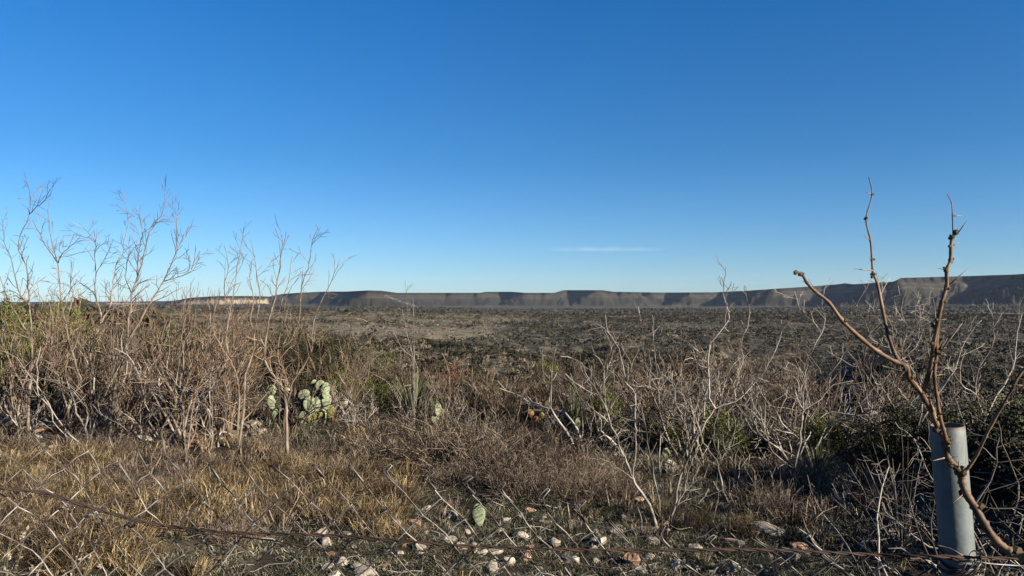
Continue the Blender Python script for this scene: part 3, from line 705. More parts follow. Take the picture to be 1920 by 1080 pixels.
zone('dark', 12, 40, 660, 10.5, 16, .75, 1.2, '', 'dark shrubs added to blacken the left thicket', 'evergreen shrub', (.9, 1.3))  # added so that dark leaves blacken the gaps between the stems
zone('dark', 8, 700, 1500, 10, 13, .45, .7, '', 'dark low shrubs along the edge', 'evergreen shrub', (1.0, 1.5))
ev = [('juniper', 5, 13.0, 1.62, .75, 'bright yellow-green juniper at the left edge of the view'),
      ('juniper', 118, 19.0, 1.55, .7, 'green juniper crown just right of the leftmost juniper'),
      ('juniper', 165, 15.0, 1.1, 0.6, 'green juniper glimpsed between the tall left trees'),
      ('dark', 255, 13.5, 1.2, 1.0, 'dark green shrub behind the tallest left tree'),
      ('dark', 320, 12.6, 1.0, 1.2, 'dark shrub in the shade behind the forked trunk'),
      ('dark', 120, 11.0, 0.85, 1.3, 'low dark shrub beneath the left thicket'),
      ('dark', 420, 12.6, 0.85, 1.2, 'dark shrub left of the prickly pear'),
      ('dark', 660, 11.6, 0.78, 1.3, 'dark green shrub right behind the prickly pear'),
      ('juniper', 645, 11.0, 0.62, 0.9, 'small yellow-green shrub at the right shoulder of the prickly pear'),
      ('olive', 700, 13.5, 0.95, .9, 'feathery light green shrub rising behind the dark one'),
      ('juniper', 700, 10.8, 0.55, 1.0, 'yellow-green shrub left of the spiky sotol'),
      ('olive', 610, 15.0, 1.05, 1.3, 'olive shrub behind the top of the prickly pear'),
      ('olive', 560, 17.0, 1.2, 1.5, 'olive shrub far back in the thicket behind the third tree'),
      ('dark', 880, 12.0, 0.66, 1.3, 'dark shrub at the foot of the rusty one'),
      ('dark', 960, 11.2, 0.6, 1.3, 'dark green shrub in the middle of the edge'),
      ('juniper', 1028, 13.5, 0.95, 0.5, 'narrow green shrub poking up against the shaded plain'),
      ('olive', 935, 10.5, 0.7, 0.8, 'grey-green shrub above the orange dying cactus'),
      ('juniper', 1141, 9.6, 0.62, 0.7, 'small green shrub left of the pale forked tree'),
      ('olive', 1190, 10.0, 0.5, 1.0, 'grey-green shrub between the two pale trees'),
      ('juniper', 1232, 8.6, 0.56, 0.8, 'yellow-green shrub behind the pale forked tree'),
      ('juniper', 1300, 8.6, 0.58, 0.8, 'yellow-green shrub left of the grassy sotol'),
      ('juniper', 1352, 8.0, 0.52, 0.9, 'yellow-green shrub touching the grassy sotol'),
      ('olive', 1420, 11.0, 0.6, 1.2, 'grey-green shrub behind the grassy sotol'),
      ('juniper', 1545, 7.8, 0.52, 1.0, 'green shrub right of the grassy sotol'),
      ('olive', 1590, 8.6, 0.45, 1.0, 'olive shrub below the long arching sapling branch'),
      ('juniper', 1650, 7.6, 0.42, 0.9, 'small green shrub left of the leaning post'),
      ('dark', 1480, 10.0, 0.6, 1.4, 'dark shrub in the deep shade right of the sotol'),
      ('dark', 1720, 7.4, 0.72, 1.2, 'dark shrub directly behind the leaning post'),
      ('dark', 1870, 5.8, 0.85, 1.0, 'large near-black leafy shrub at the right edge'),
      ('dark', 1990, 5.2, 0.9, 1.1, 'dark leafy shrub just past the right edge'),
      ('olive', 1900, 7.8, 0.85, 1.0, 'green shrub above the near-black one at the right edge')]
for i, (k, u, d, h, w, lab) in enumerate(ev): place(k, i, u, d, h, lab, None, 'evergreen shrub', w)
place('rust', 0, 848, 12.4, 0.82, 'rusty red-leaved shrub left of the middle on the plateau edge', None, 'shrub', 0.9)
place('rust', 0, 1172, 10.3, 0.36, 'small dark red shrub behind the pale forked tree', None, 'shrub', 1.1)
place('rust', 0, 985, 12.2, 0.6, 'small rust-tinged shrub above the orange cactus', None, 'shrub', 0.8)
place('sotol', 0, 775, 10.3, 0.72, 'spiky green sotol with fanned blades right of the dark shrubs', None, 'sotol')
place('sotol', 1, 812, 9.9, 0.42, 'small yellowing sotol at the foot of the big fanned one', None, 'sotol')
place('sotol', 0, 1425, 8.5, 0.56, 'grassy grey-green sotol in the right thicket', None, 'sotol', 1.1)
place('sotol', 1, 1075, 9.6, 0.68, 'narrow upright sotol with grey-green blades near the middle', None, 'sotol', 0.55)
place('sotol', 1, 1530, 6.9, 0.36, 'straw-coloured sotol low on the right slope', None, 'sotol', 1.0)
# thick bushes outside the frame on the right throw their shade over the slope
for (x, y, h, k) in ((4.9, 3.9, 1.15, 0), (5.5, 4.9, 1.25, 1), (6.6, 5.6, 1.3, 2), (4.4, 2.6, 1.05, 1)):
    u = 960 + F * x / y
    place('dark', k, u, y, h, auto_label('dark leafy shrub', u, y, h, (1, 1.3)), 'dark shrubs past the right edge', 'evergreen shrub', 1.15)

# ---------------------------------------------------------------- trees traced stem by stem
def bud(mb, p, s):
    V = np.array([(0, 0, 1.3), (0, 0, -1), (1, 0, 0), (-.5, .87, 0), (-.5, -.87, 0)]) * s + np.array(p)
    mb.add(V, None, [(0, 2, 3), (0, 3, 4), (0, 4, 2), (1, 3, 2), (1, 4, 3), (1, 2, 4)])
def traced_tree(name, label, cat, d, stems, seed, m0, m1, base=None, dens=0.85, twig=(0.12, 0.40), wob=0.30, start=0.3, P=MESQ, group=None, buds=True, scale_r=None):
    if scale_r is None: scale_r = 0.78 if m0 is M['bark'] else 0.85
    rg = random.Random(seed); a, b = MB(), MB()
    root = bpy.data.objects.new(name, None); scene.collection.objects.link(root)
    bx = W(*base, d) if base else W(*stems[0][0][0], d)
    gz = ground(bx.x, d)
    root.location = (bx.x, d, gz)
    off = Vector(root.location)
    ends = {}
    for si, (px, ra, rb) in enumerate(stems):
        key0 = px[0]
        # a stem that starts where an earlier one passes shares its depth there
        dd = ends.get(key0, d)
        sl = rg.uniform(-1, 1) * wob
        L = len(px); pts, rad = [], []
        for i, (u, y) in enumerate(px):
            t = i / (L - 1)
            dk = dd + sl * t
            ends[(u, y)] = dk
            pts.append(W(u, y, dk) - off)
        if si == 0 or px[0] == stems[0][0][0]:
            pts[0] = Vector((pts[0].x, pts[0].y, -0.06))
        sm = smooth_path(pts, 3)
        sm = [p + Vector((rg.gauss(0, .004), rg.gauss(0, .004), rg.gauss(0, .003))) for p in sm]
        nn = len(sm)
        rr = [(ra + (rb - ra) * (i / (nn - 1)) ** 0.8) * scale_r for i in range(nn)]
        tube(a, sm, rr, 6, cap=True)
        for i in range(1, nn - 1):
            t = i / (nn - 1)
            if (t < start and si == 0): continue
            for _rep in range(int(dens + rg.random())):
                v = (sm[i + 1] - sm[i - 1]).normalized()
                grow(rg, (b, b), sm[i], vrot(v, rg.uniform(0.4, 1.0), rg), rg.uniform(*twig) * (1.15 - 0.5 * t), min(rr[i] * 0.6, 0.006), 2 if rg.random() < .55 else 1, P)
            if buds and rg.random() < 0.5:
                bud(b, sm[i] + Vector((rg.uniform(-1, 1), rg.uniform(-1, 1), 0)) * rr[i], 0.006)
    a.build('trunk', m0, root); b.build('twigs', m1, root)
    tag(root, label, cat, group)
    return root
r3 = 0.0045
traced_tree('mesquite_tree', 'tall bare tree at the left edge with a dark limb leaning left', 'tree', 8.2,
    [([(52, 812), (55, 745), (58, 700), (60, 653), (53, 627), (20, 573), (0, 520), (-18, 470)], .024, r3),
     ([(60, 653), (58, 610), (55, 573), (53, 547), (50, 500), (35, 470), (38, 443), (55, 403), (57, 360), (48, 340)], .015, .003),
     ([(55, 403), (70, 387), (83, 377), (95, 352)], .006, .003), ([(55, 573), (50, 567), (37, 550), (27, 517), (20, 480), (7, 453), (5, 420)], .011, .003),
     ([(55, 745), (30, 700), (10, 660), (-5, 610)], .012, r3), ([(58, 700), (80, 660), (92, 620), (95, 575)], .012, r3)], 11, M['bark'], M['twig_warm'])
traced_tree('mesquite_tree', 'bare tree second from the left edge with a slim wavy trunk', 'tree', 8.4,
    [([(133, 815), (128, 770), (150, 715), (147, 702), (135, 660), (123, 607), (115, 567), (112, 527), (108, 493), (100, 467), (92, 430), (92, 380)], .022, .003),
     ([(108, 493), (97, 477), (83, 457), (72, 433), (60, 413)], .008, .003), ([(108, 493), (117, 477), (133, 460), (153, 440)], .008, .003),
     ([(123, 607), (137, 553), (132, 527), (133, 487)], .010, .003), ([(128, 770), (110, 715), (95, 670), (100, 610), (90, 560)], .014, r3)], 12, M['bark'], M['twig_warm'])
traced_tree('mesquite_tree', 'bare tree with an angled fork left of the tallest tree', 'tree', 8.9,
    [([(175, 800), (172, 740), (170, 680), (173, 640), (190, 597), (185, 573), (178, 547), (180, 513), (177, 480), (180, 453), (175, 427)], .022, .003),
     ([(173, 640), (190, 605), (207, 573), (208, 553), (213, 527), (217, 500), (230, 477), (233, 453), (240, 420), (238, 393), (232, 362)], .016, .003),
     ([(180, 513), (196, 485), (204, 470), (208, 458)], .006, .003), ([(180, 453), (165, 435), (148, 418)], .006, .003)], 13, M['bark'], M['twig_warm'])
traced_tree('mesquite_tree', 'tallest bare tree on the left with a dark trunk and pale right fork', 'tree', 8.3,
    [([(205, 808), (210, 772), (215, 730), (217, 700), (225, 675), (237, 642), (240, 607), (245, 580), (247, 553), (257, 520), (267, 487), (275, 453), (283, 427), (302, 403), (310, 367), (303, 347)], .028, .003),
     ([(237, 642), (253, 620), (267, 593), (283, 567), (293, 550), (307, 527), (317, 507), (328, 477), (337, 460), (347, 443), (363, 418)], .018, .003),
     ([(328, 477), (332, 450), (330, 420), (322, 397)], .008, .003), ([(307, 527), (333, 520), (358, 510), (360, 500), (375, 470)], .008, .003),
     ([(257, 520), (258, 490), (262, 460), (267, 437), (262, 413), (265, 383)], .009, .003),
     ([(217, 700), (240, 670), (262, 655), (290, 640)], .010, .003), ([(247, 553), (236, 520), (240, 480), (245, 440)], .008, .003)], 14, M['bark'], M['twig_warm'], start=.3)
traced_tree('mesquite_tree', 'low many-stemmed bare tree with a thick forked base behind the fence', 'tree', 7.4,
    [([(346, 872), (345, 808), (343, 775), (331, 751), (322, 715), (312, 690), (318, 650), (310, 610)], .026, r3),
     ([(343, 775), (340, 740), (338, 717), (345, 680), (340, 630), (348, 590), (345, 545)], .015, .003),
     ([(345, 808), (361, 743), (379, 722), (404, 695), (425, 674)], .015, .003), ([(340, 740), (350, 720), (355, 688), (372, 666), (391, 642), (395, 600), (390, 560)], .013, .003),
     ([(346, 872), (352, 840), (358, 790), (364, 755), (385, 735), (420, 722)], .012, .003)], 15, M['bark'], M['twig_warm'], wob=.4)
traced_tree('mesquite_tree', 'crooked bare tree leaning beside the thick forked one', 'tree', 7.5,
    [([(314, 864), (305, 828), (302, 808), (315, 785), (330, 750), (300, 700), (285, 660), (290, 610)], .020, r3),
     ([(330, 750), (300, 735), (270, 715)], .008, .003)], 16, M['bark'], M['twig_warm'])
traced_tree('mesquite_tree', 'bare tree with twin pale stems left of the prickly pear', 'tree', 8.0,
    [([(444, 826), (456, 775), (458, 743), (460, 703), (471, 671), (478, 640), (470, 600), (476, 560), (468, 520), (475, 480)], .022, .003),
     ([(444, 826), (447, 775), (447, 736), (442, 700), (432, 676), (425, 640), (430, 590), (440, 540), (445, 500), (453, 460), (457, 425)], .017, .003),
     ([(458, 743), (475, 715), (492, 700), (505, 680)], .010, .003), ([(432, 676), (415, 650), (400, 615), (405, 570)], .010, .003),
     ([(430, 590), (420, 540), (428, 500), (420, 460)], .008, .003)], 17, M['bark'], M['twig_warm'])
traced_tree('mesquite_tree', 'bare tree with a straight grey trunk in front of the prickly pear', 'tree', 7.0,
    [([(541, 890), (538, 845), (538, 796), (537, 760), (531, 731), (512, 703), (497, 676), (497, 654), (505, 600), (515, 560), (520, 527), (527, 487), (530, 453), (523, 423)], .023, .003),
     ([(537, 760), (537, 731), (536, 710), (526, 688), (521, 654), (530, 610), (527, 570), (540, 530), (548, 480)], .015, .003),
     ([(537, 760), (546, 731), (555, 707), (572, 681), (586, 650), (585, 620), (600, 567), (623, 527), (638, 487)], .012, .003),
     ([(521, 654), (545, 640), (560, 600), (563, 553), (570, 527), (580, 493), (583, 460), (597, 427)], .011, .003),
     ([(497, 654), (480, 610), (488, 560), (480, 500), (470, 450)], .009, .003), ([(586, 650), (612, 625), (640, 610), (660, 590)], .006, .003)], 18, M['bark'], M['twig_warm'])
traced_tree('mesquite_tree', 'pale forked tree leaning left on the open slope right of the middle', 'tree', 5.3,
    [([(1238, 988), (1217, 946), (1198, 916), (1186, 897), (1181, 884), (1166, 849), (1158, 820), (1144, 793), (1138, 770), (1118, 732), (1100, 707), (1092, 682), (1060, 667)], .0135, .003),
     ([(1186, 897), (1189, 865), (1194, 817), (1190, 790), (1190, 740), (1175, 718), (1172, 700), (1160, 655), (1140, 622), (1135, 590)], .009, .0028),
     ([(1175, 718), (1182, 697), (1193, 662), (1203, 623), (1200, 590)], .006, .0028), ([(1144, 793), (1110, 765), (1085, 740), (1070, 700)], .006, .0028),
     ([(1186, 897), (1160, 880), (1140, 870), (1125, 872)], .005, .002)], 19, M['twig_pale'], M['twig_pale'], dens=.5, twig=(.08, .3), wob=.25, start=.35)
traced_tree('mesquite_tree', 'slender pale tree rising straight beside the leaning pale one', 'tree', 5.4,
    [([(1236, 990), (1236, 940), (1236, 880), (1238, 820), (1236, 760), (1232, 700), (1226, 640), (1222, 590)], .008, .0028),
     ([(1236, 940), (1222, 870), (1213, 830), (1208, 790), (1196, 740)], .006, .0028)], 20, M['twig_pale'], M['twig_pale'], dens=.45, twig=(.08, .25), start=.3)
traced_tree('mesquite_tree', 'large pale bare tree forking widely in front of the sotol', 'tree', 5.4,
    [([(1250, 985), (1265, 951), (1271, 908), (1289, 860), (1303, 825), (1319, 803), (1340, 765), (1380, 752), (1425, 707), (1440, 685), (1462, 640), (1466, 600)], .0125, .003),
     ([(1340, 765), (1330, 745), (1329, 710), (1330, 655), (1340, 635), (1365, 597), (1360, 560), (1356, 535), (1361, 500)], .009, .0026),
     ([(1265, 951), (1279, 930), (1287, 897), (1297, 860), (1315, 830), (1306, 790), (1296, 760), (1270, 730), (1250, 700)], .008, .0026),
     ([(1380, 752), (1376, 720), (1392, 680), (1390, 640), (1405, 600), (1400, 560)], .006, .0026), ([(1303, 825), (1290, 790), (1268, 760), (1262, 720), (1240, 690)], .006, .0026)],
    21, M['twig_pale'], M['twig_pale'], dens=.5, twig=(.08, .32), wob=.3, start=.35)
traced_tree('mesquite_tree', 'bent pale tree curving down into the dark shade', 'tree', 5.9,
    [([(1372, 945), (1351, 905), (1346, 870), (1330, 846), (1316, 822), (1300, 790), (1312, 740), (1308, 700)], .010, .003), ([(1346, 870), (1365, 840), (1378, 800), (1372, 760)], .006, .003)],
    22, M['twig_pale'], M['twig_pale'], dens=.5, twig=(.1, .28))
traced_tree('mesquite_tree', 'pale tree with a right-angled branch standing left of the post', 'tree', 6.2,
    [([(1492, 912), (1489, 879), (1500, 830), (1502, 800), (1505, 772), (1505, 740), (1510, 710), (1515, 677), (1540, 625), (1547, 600), (1540, 570), (1545, 540)], .011, .003),
     ([(1505, 772), (1540, 747), (1562, 722), (1600, 714)], .007, .003), ([(1540, 625), (1520, 600), (1500, 580), (1492, 550)], .006, .003),
     ([(1489, 879), (1449, 847), (1435, 814), (1427, 785), (1410, 750), (1412, 715)], .008, .003)], 23, M['twig_pale'], M['twig_pale'], dens=.6, twig=(.1, .35))
traced_tree('mesquite_tree', 'dense-crowned grey tree seen behind the sapling branches', 'tree', 6.6,
    [([(1715, 880), (1722, 800), (1728, 740), (1700, 700), (1690, 660), (1700, 620), (1690, 580), (1700, 545)], .014, .003),
     ([(1728, 740), (1745, 700), (1740, 650), (1755, 610), (1750, 560)], .010, .003), ([(1700, 700), (1670, 660), (1660, 610), (1650, 560), (1668, 520)], .010, .003),
     ([(1722, 800), (1760, 740), (1790, 690), (1810, 640), (1840, 600)], .010, .003), ([(1690, 660), (1640, 640), (1620, 600), (1600, 560)], .008, .003),
     ([(1728, 740), (1715, 690), (1722, 640), (1715, 590), (1725, 540)], .009, .003)], 24, M['twig_pale'], M['twig_pale'], dens=1.0, twig=(.15, .45), wob=.5)
traced_tree('mesquite_tree', 'bare grey tree at the right edge beyond the post', 'tree', 6.5,
    [([(1850, 860), (1845, 790), (1830, 740), (1835, 690), (1860, 650), (1862, 600), (1850, 570)], .012, .003),
     ([(1845, 790), (1870, 740), (1900, 690), (1905, 640), (1915, 590)], .010, .003), ([(1830, 740), (1800, 720), (1780, 690), (1760, 700)], .008, .003)], 25, M['twig_pale'], M['twig_pale'], dens=.8, twig=(.15, .4), wob=.4)
for (n_, u0_, u1_, d0_, d1_, h0_, h1_, nm) in ((15, 1060, 1900, 7.2, 10.5, 1.2, 1.8, 'slender bare shrubs in front of the plain'), (5, 640, 1080, 8.6, 10.5, .7, 1.1, 'slender bare shrubs above the brush')):
    for i in range(n_):
        u_ = u0_ + (u1_ - u0_) * (i + rz.random()) / n_; d_, h_ = rz.uniform(d0_, d1_), rz.uniform(h0_, h1_)
        place('sprig', rz.randrange(9), u_, d_, h_, auto_label('slender open grey shrub', u_, d_, h_, (h0_, h1_)), nm, 'shrub', rz.uniform(.8, 1.1))
# the fan of bright grey stems left of the post
rg = random.Random(5); fan = []
for (tx, ty) in ((1560, 915), (1575, 890), (1590, 870), (1600, 850), (1615, 845), (1635, 830), (1652, 815), (1665, 835), (1560, 930), (1548, 910), (1690, 800), (1705, 830), (1712, 870), (1640, 870), (1675, 860), (1728, 850)):
    bx_, by_ = 1690, 1045
    mx, my = (bx_ * 0.5 + tx * 0.5 + (12 if tx < 1660 else 0)), (by_ * 0.5 + ty * 0.5 + 22)
    fan.append(([(bx_, by_), (mx, my), (tx, ty)], 0.007, 0.0022))
traced_tree('bare_shrub', 'bright grey shrub fanning leftward from beside the post', 'shrub', 4.6, fan, 26, M['twig_pale'], M['twig_pale'], dens=.9, twig=(.08, .26), wob=.25, start=.2, P=TANGLE, buds=False)
fan = []
for (tx, ty) in ((760, 525), (775, 560), (752, 570), (790, 600), (738, 620)):
    fan.append(([(775, 770), (768 + rg.uniform(-16, 16), 690), ((tx + 768) / 2 + rg.uniform(-5, 5), (ty + 690) / 2), (tx, ty)], .0045, .0022))
traced_tree('bare_shrub', 'tall pale shrub standing alone above the sotol', 'shrub', 9.2, fan, 27, M['twig_pale'], M['twig_pale'], dens=.7, twig=(.12, .4))

# ---------------------------------------------------------------- prickly pears
def pad_mesh(w, h, th):
    mb = MB(); nu, nv = 22, 14
    V = []
    for j in range(nv + 1):
        f = math.pi * j / nv
        for i in range(nu):
            a = 2 * math.pi * i / nu
            x, y, z = math.sin(f) * math.cos(a), math.sin(f) * math.sin(a), -math.cos(f)
            tap = 0.70 + 0.30 * min(1, (z + 1) / 1.1)
            V.append((x * w / 2 * tap * (1 + .02 * math.sin(3 * a)), y * th / 2 * (0.6 + 0.4 * math.sin(f)), (z + 1) * h / 2))
    q = [(j * nu + i, j * nu + (i + 1) % nu, (j + 1) * nu + (i + 1) % nu, (j + 1) * nu + i) for j in range(nv) for i in range(nu)]
    mb.add(V, q); return mb
def prickly_pear(label, pads, d, base):
    root = bpy.data.objects.new('prickly_pear', None); scene.collection.objects.link(root)
    bp = W(*base, d); gz = ground(bp.x, d); root.location = (bp.x, d, gz)
    rgc = random.Random(int(base[0]))
    for (u, y, w, h, rot, dd, kind) in pads:
        s = (d + dd) / F
        mb = pad_mesh(w * s, h * s, 0.022 + 0.03 * w * s)
        o = mb.build('pad', M[kind], root)
        c = W(u, y, d + dd) - Vector(root.location)
        rr = R(rot); up = Vector((math.sin(rr), 0, math.cos(rr)))
        o.location = c - up * (h * s / 2)
        o.rotation_euler = (R(rgc.uniform(-12, 12)), rr, R(rgc.uniform(5, 38)))
        if kind != 'pad': o['label'] = 'yellowing pad' if kind == 'pad_yellow' else 'withered orange pad'
        sp = MB()                                   # spines at the areoles
        for k in range(70):
            px_, pz_ = rgc.uniform(-.42, .42) * w * s, rgc.uniform(.08, .95) * h * s
            if (px_ / (w * s * .5)) ** 2 + ((pz_ - h * s / 2) / (h * s * .5)) ** 2 > .85: continue
            p0 = Vector((px_, -0.012, pz_)); dv = Vector((rgc.uniform(-.5, .5), -1, rgc.uniform(-.6, .5))).normalized()
            tube(sp, [p0, p0 + dv * 0.032], [0.0011, 0.0004], 3, cap=False)
        sp.build('spines', M['seedhead'], o)
    tag(root, label, 'cactus')
prickly_pear('big cluster of pale green prickly pear pads right of the straight trunk',
    [(570, 741, 24, 21, -25, -.05, 'pad'), (581, 759, 25, 33, -8, -.1, 'pad'), (596, 757, 19, 30, 14, 0, 'pad'), (601, 725, 20, 24, 5, .05, 'pad'), (591, 722, 14, 22, -20, .15, 'pad'),
     (611, 732, 18, 30, 10, 0, 'pad'), (613, 752, 19, 32, 4, .03, 'pad'), (568, 786, 17, 30, 0, -.12, 'pad'), (592, 782, 15, 28, 68, -.15, 'pad_yellow'), (602, 789, 9, 17, 60, -.2, 'pad_dead'),
     (620, 772, 15, 26, 10, .1, 'pad_yellow'), (586, 788, 22, 30, 0, .15, 'pad'), (605, 782, 20, 30, -6, .2, 'pad'), (576, 770, 18, 28, 0, .2, 'pad')], 9.3, (590, 800))
prickly_pear('smaller prickly pear with two round pads left of the straight trunk', [(509, 731, 20, 21, -10, 0, 'pad'), (537, 737, 16, 22, 8, .05, 'pad'), (510, 755, 17, 28, -5, .1, 'pad'), (530, 760, 18, 28, 0, .1, 'pad'), (520, 780, 20, 28, 0, .1, 'pad')], 9.6, (520, 795))
prickly_pear('lone prickly pear seedling pair just beyond the sagging fence', [(898, 966, 26, 42, -4, 0, 'pad'), (886, 972, 22, 36, -24, .06, 'pad_yellow')], 5.3, (896, 985))
prickly_pear('round yellow-green cactus pad at the edge of the pale stony patch', [(1249, 850, 19, 22, 0, 0, 'pad'), (1281, 849, 10, 16, 20, .05, 'pad_yellow')], 7.6, (1252, 862))
prickly_pear('single greyish cactus pad right of the fanned sotol', [(822, 768, 16, 24, 8, 0, 'pad'), (816, 785, 16, 22, 0, .03, 'pad')], 9.6, (820, 798))
prickly_pear('withered orange and yellow cactus clump in the middle of the brush',
    [(996, 776, 13, 17, -10, 0, 'pad_dead'), (1014, 762, 13, 16, -20, .05, 'pad_dead'), (1027, 758, 15, 15, 10, .05, 'pad_yellow'), (1038, 768, 9, 13, 20, .0, 'pad_dead'), (1016, 779, 9, 13, 0, -.05, 'pad_yellow'), (1046, 766, 12, 9, 30, .1, 'pad_dead'), (1022, 774, 12, 14, 0, .1, 'pad_dead'), (1005, 786, 12, 12, 0, .1, 'pad_dead')], 9.2, (1020, 798))
prickly_pear('pale cactus pad low in the brush below the withered clump', [(1027, 797, 16, 16, 0, 0, 'pad'), (1082, 795, 13, 26, 4, 0, 'pad')], 8.8, (1050, 812))
prickly_pear('two small pale pads between the pale trees', [(1196, 773, 10, 15, 0, .05, 'pad'), (1187, 792, 11, 15, -6, 0, 'pad')], 8.6, (1192, 806))
prickly_pear('small pale pad in the twigs right of the big prickly pear', [(646, 757, 12, 18, 25, 0, 'pad')], 9.8, (644, 772))

# ---------------------------------------------------------------- stones
def stone_mesh(seed, mat):
    rg = np.random.default_rng(seed)
    import bmesh
    bm = bmesh.new(); bmesh.ops.create_icosphere(bm, subdivisions=3, radius=1.0)
    V = np.array([v.co[:] for v in bm.verts]); Fc = np.array([[v.index for v in f.verts] for f in bm.faces]); bm.free()
    for _ in range(9):                                # broken faces
        n = rg.normal(size=3); n /= np.linalg.norm(n); c = rg.uniform(0.45, 0.85)
        s = V @ n; over = s > c; V[over] -= np.outer((s[over] - c), n)
    V += 0.035 * rg.normal(size=V.shape)
    V *= np.array([1.0, rg.uniform(.7, .95), rg.uniform(.45, .7)])
    mb = MB(); mb.add(V, None, Fc)
    return mb.mesh('stone', mat, smooth=False)
stones = [stone_mesh(i, M['stone'] if i % 3 or i == 3 else M['stone_red']) for i in range(9)]
def stone(u, y, w, label, group, k, tilt=0.3, zs=1.0):
    d = dist_of(y); x = (u - 960) / F * d
    for _ in range(3):
        g = ground(x, d); d = (EYE - g) * F / (y - YH); x = (u - 960) / F * d
    o = link('stone', stones[k % 9]); s = w / 2 * 1.5 * d / F
    o.scale = (s, s, s * zs); o.location = (x, d, ground(x, d) + s * 0.42 * zs)
    o.rotation_euler = (rz.uniform(-tilt, tilt), rz.uniform(-tilt, tilt), rz.uniform(0, 6.28))
    if group: label = auto_label('reddish stone' if k % 9 in (0, 6) else 'pale stone', u, d, w, (6, 20), ('small', 'middling', 'larger'))
    tag(o, label, 'stone', group)
big = [(1186, 1058, 30, 'upright wedge of limestone just below the top wire', 1.5), (1121, 1022, 30, 'cream limestone chunk touching the top wire', .9), (951, 982, 17, 'pale stone right of the lone cactus pads', 1.1),
       (996, 990, 12, 'small pale stone between the lone cactus and the cream chunk', 1.1), (1072, 984, 17, 'pale stone half hidden behind a bent mesh end', 1.0), (1116, 1005, 17, 'pale pointed stone above the cream chunk', 1.1),
       (1500, 1032, 30, 'peach limestone behind the mesh left of the post', 1.0), (688, 1076, 34, 'flat peach stone at the bottom edge of the view', .6), (640, 1060, 26, 'pale stone left of the flat peach one', .8),
       (994, 962, 18, 'reddish pointed stone directly under a mesh barb', 1.2), (1041, 1024, 20, 'thin upright stone above the wire in the middle', 1.3), (927, 1034, 26, 'flat cream stone crossed by the top wire', .7),
       (1067, 1056, 28, 'pale stone under the wire left of the wedge', .9), (1445, 1000, 50, 'grey stone lying in the deep shade', .6), (1136, 898, 26, 'bluish shaded stone left of the leaning pale tree', .8), (1196, 938, 20, 'shaded stone at the leaning tree stem', .8),
       (1250, 880, 30, 'shaded stone below the round cactus pad', .8), (222, 805, 44, 'yellowish boulder between the left tree trunks', 1.3), (375, 832, 56, 'flat pale ledge stone beside the forked tree', .5), (472, 806, 30, 'pale stone at the twin-stemmed tree', .8), (486, 818, 26, 'orange stone right of the twin-stemmed tree', .8),
       (1540, 868, 70, 'broad tan slab on the right slope', .45), (1583, 858, 22, 'small cream stone on the tan slab', .8), (30, 800, 60, 'pale ledge stone at the left edge', .45), (110, 805, 70, 'long pale ledge stone under the left trees', .4), (1855, 866, 24, 'pale lichen stone right of the post', .9),
       (800, 958, 16, 'bluish white stone in the shade behind the mesh', .9), (1890, 1048, 20, 'tan stone low behind the post', .8)]
for i, (u, y, w, lab, zs) in enumerate(big): stone(u, y, w, lab, None, i, zs=zs)
for i in range(175):
    u = rz.uniform(600, 1500); y = rz.uniform(960, 1110)
    stone(u, y, rz.choice([6, 8, 9, 11, 14, 18, 23]), 'small pale stone lying in the weeds below the sagging fence', 'stones below the fence', i, zs=rz.uniform(.7, 1.2))
for i in range(45):
    u = rz.gauss(1220, 60); y = rz.uniform(830, 862)
    stone(u, y, rz.choice([6, 8, 10, 13]), 'small pale stone on the bare patch round the round cactus pad', 'stones on the bare patch', i, zs=rz.uniform(.6, 1.0))
for i in range(46):
    u = rz.uniform(-20, 520); y = rz.uniform(782, 850)
    stone(u, y, rz.choice([8, 10, 14, 20]), 'pale stone lying among the left tree trunks', 'stones among the left trunks', i, zs=rz.uniform(.5, .9))
for i in range(22):
    u = rz.uniform(1420, 1760); y = rz.uniform(840, 905)
    stone(u, y, rz.choice([8, 10, 14, 18]), 'grey stone lying on the right slope', 'stones on the right slope', i, zs=rz.uniform(.5, .9))

# ---------------------------------------------------------------- grass, weeds and litter (uncountable)
def tuft(rg, n, H, lean, w):
    az = rg.uniform(0, 2 * math.pi, n); rr = rg.uniform(0, 0.05, n); h = H * rg.uniform(0.45, 1.1, n); le = rg.uniform(0.1, 1.0, n) * lean
    b = np.stack([rr * np.cos(az), rr * np.sin(az), np.full(n, -0.01)], 1)
    a2 = az + rg.normal(0, 0.9, n); a3 = a2 + rg.normal(0, 0.8, n)
    d = np.stack([np.cos(a2), np.sin(a2), np.zeros(n)], 1); d3 = np.stack([np.cos(a3), np.sin(a3), np.zeros(n)], 1)
    a4 = rg.uniform(0, 6.28, n)
    s = np.stack([-np.sin(a4), np.cos(a4), np.zeros(n)], 1) * (w * rg.uniform(.5, 1.3, n))[:, None]
    m = b + d * (h * le * 0.5)[:, None] + np.array([0, 0, 1.0]) * (h * 0.6)[:, None]
    t = m + d3 * (h * le * .8)[:, None] + np.array([0, 0, 1.0]) * (h * (0.4 - 0.55 * np.clip(le, 0, 1)))[:, None]
    V = np.stack([b - s, b + s, m + s * .7, m - s * .7, t], 1).reshape(-1, 3)
    base = (np.arange(n) * 5)[:, None]
    return V, base + np.array([0, 1, 2, 3]), base + np.array([3, 2, 4])
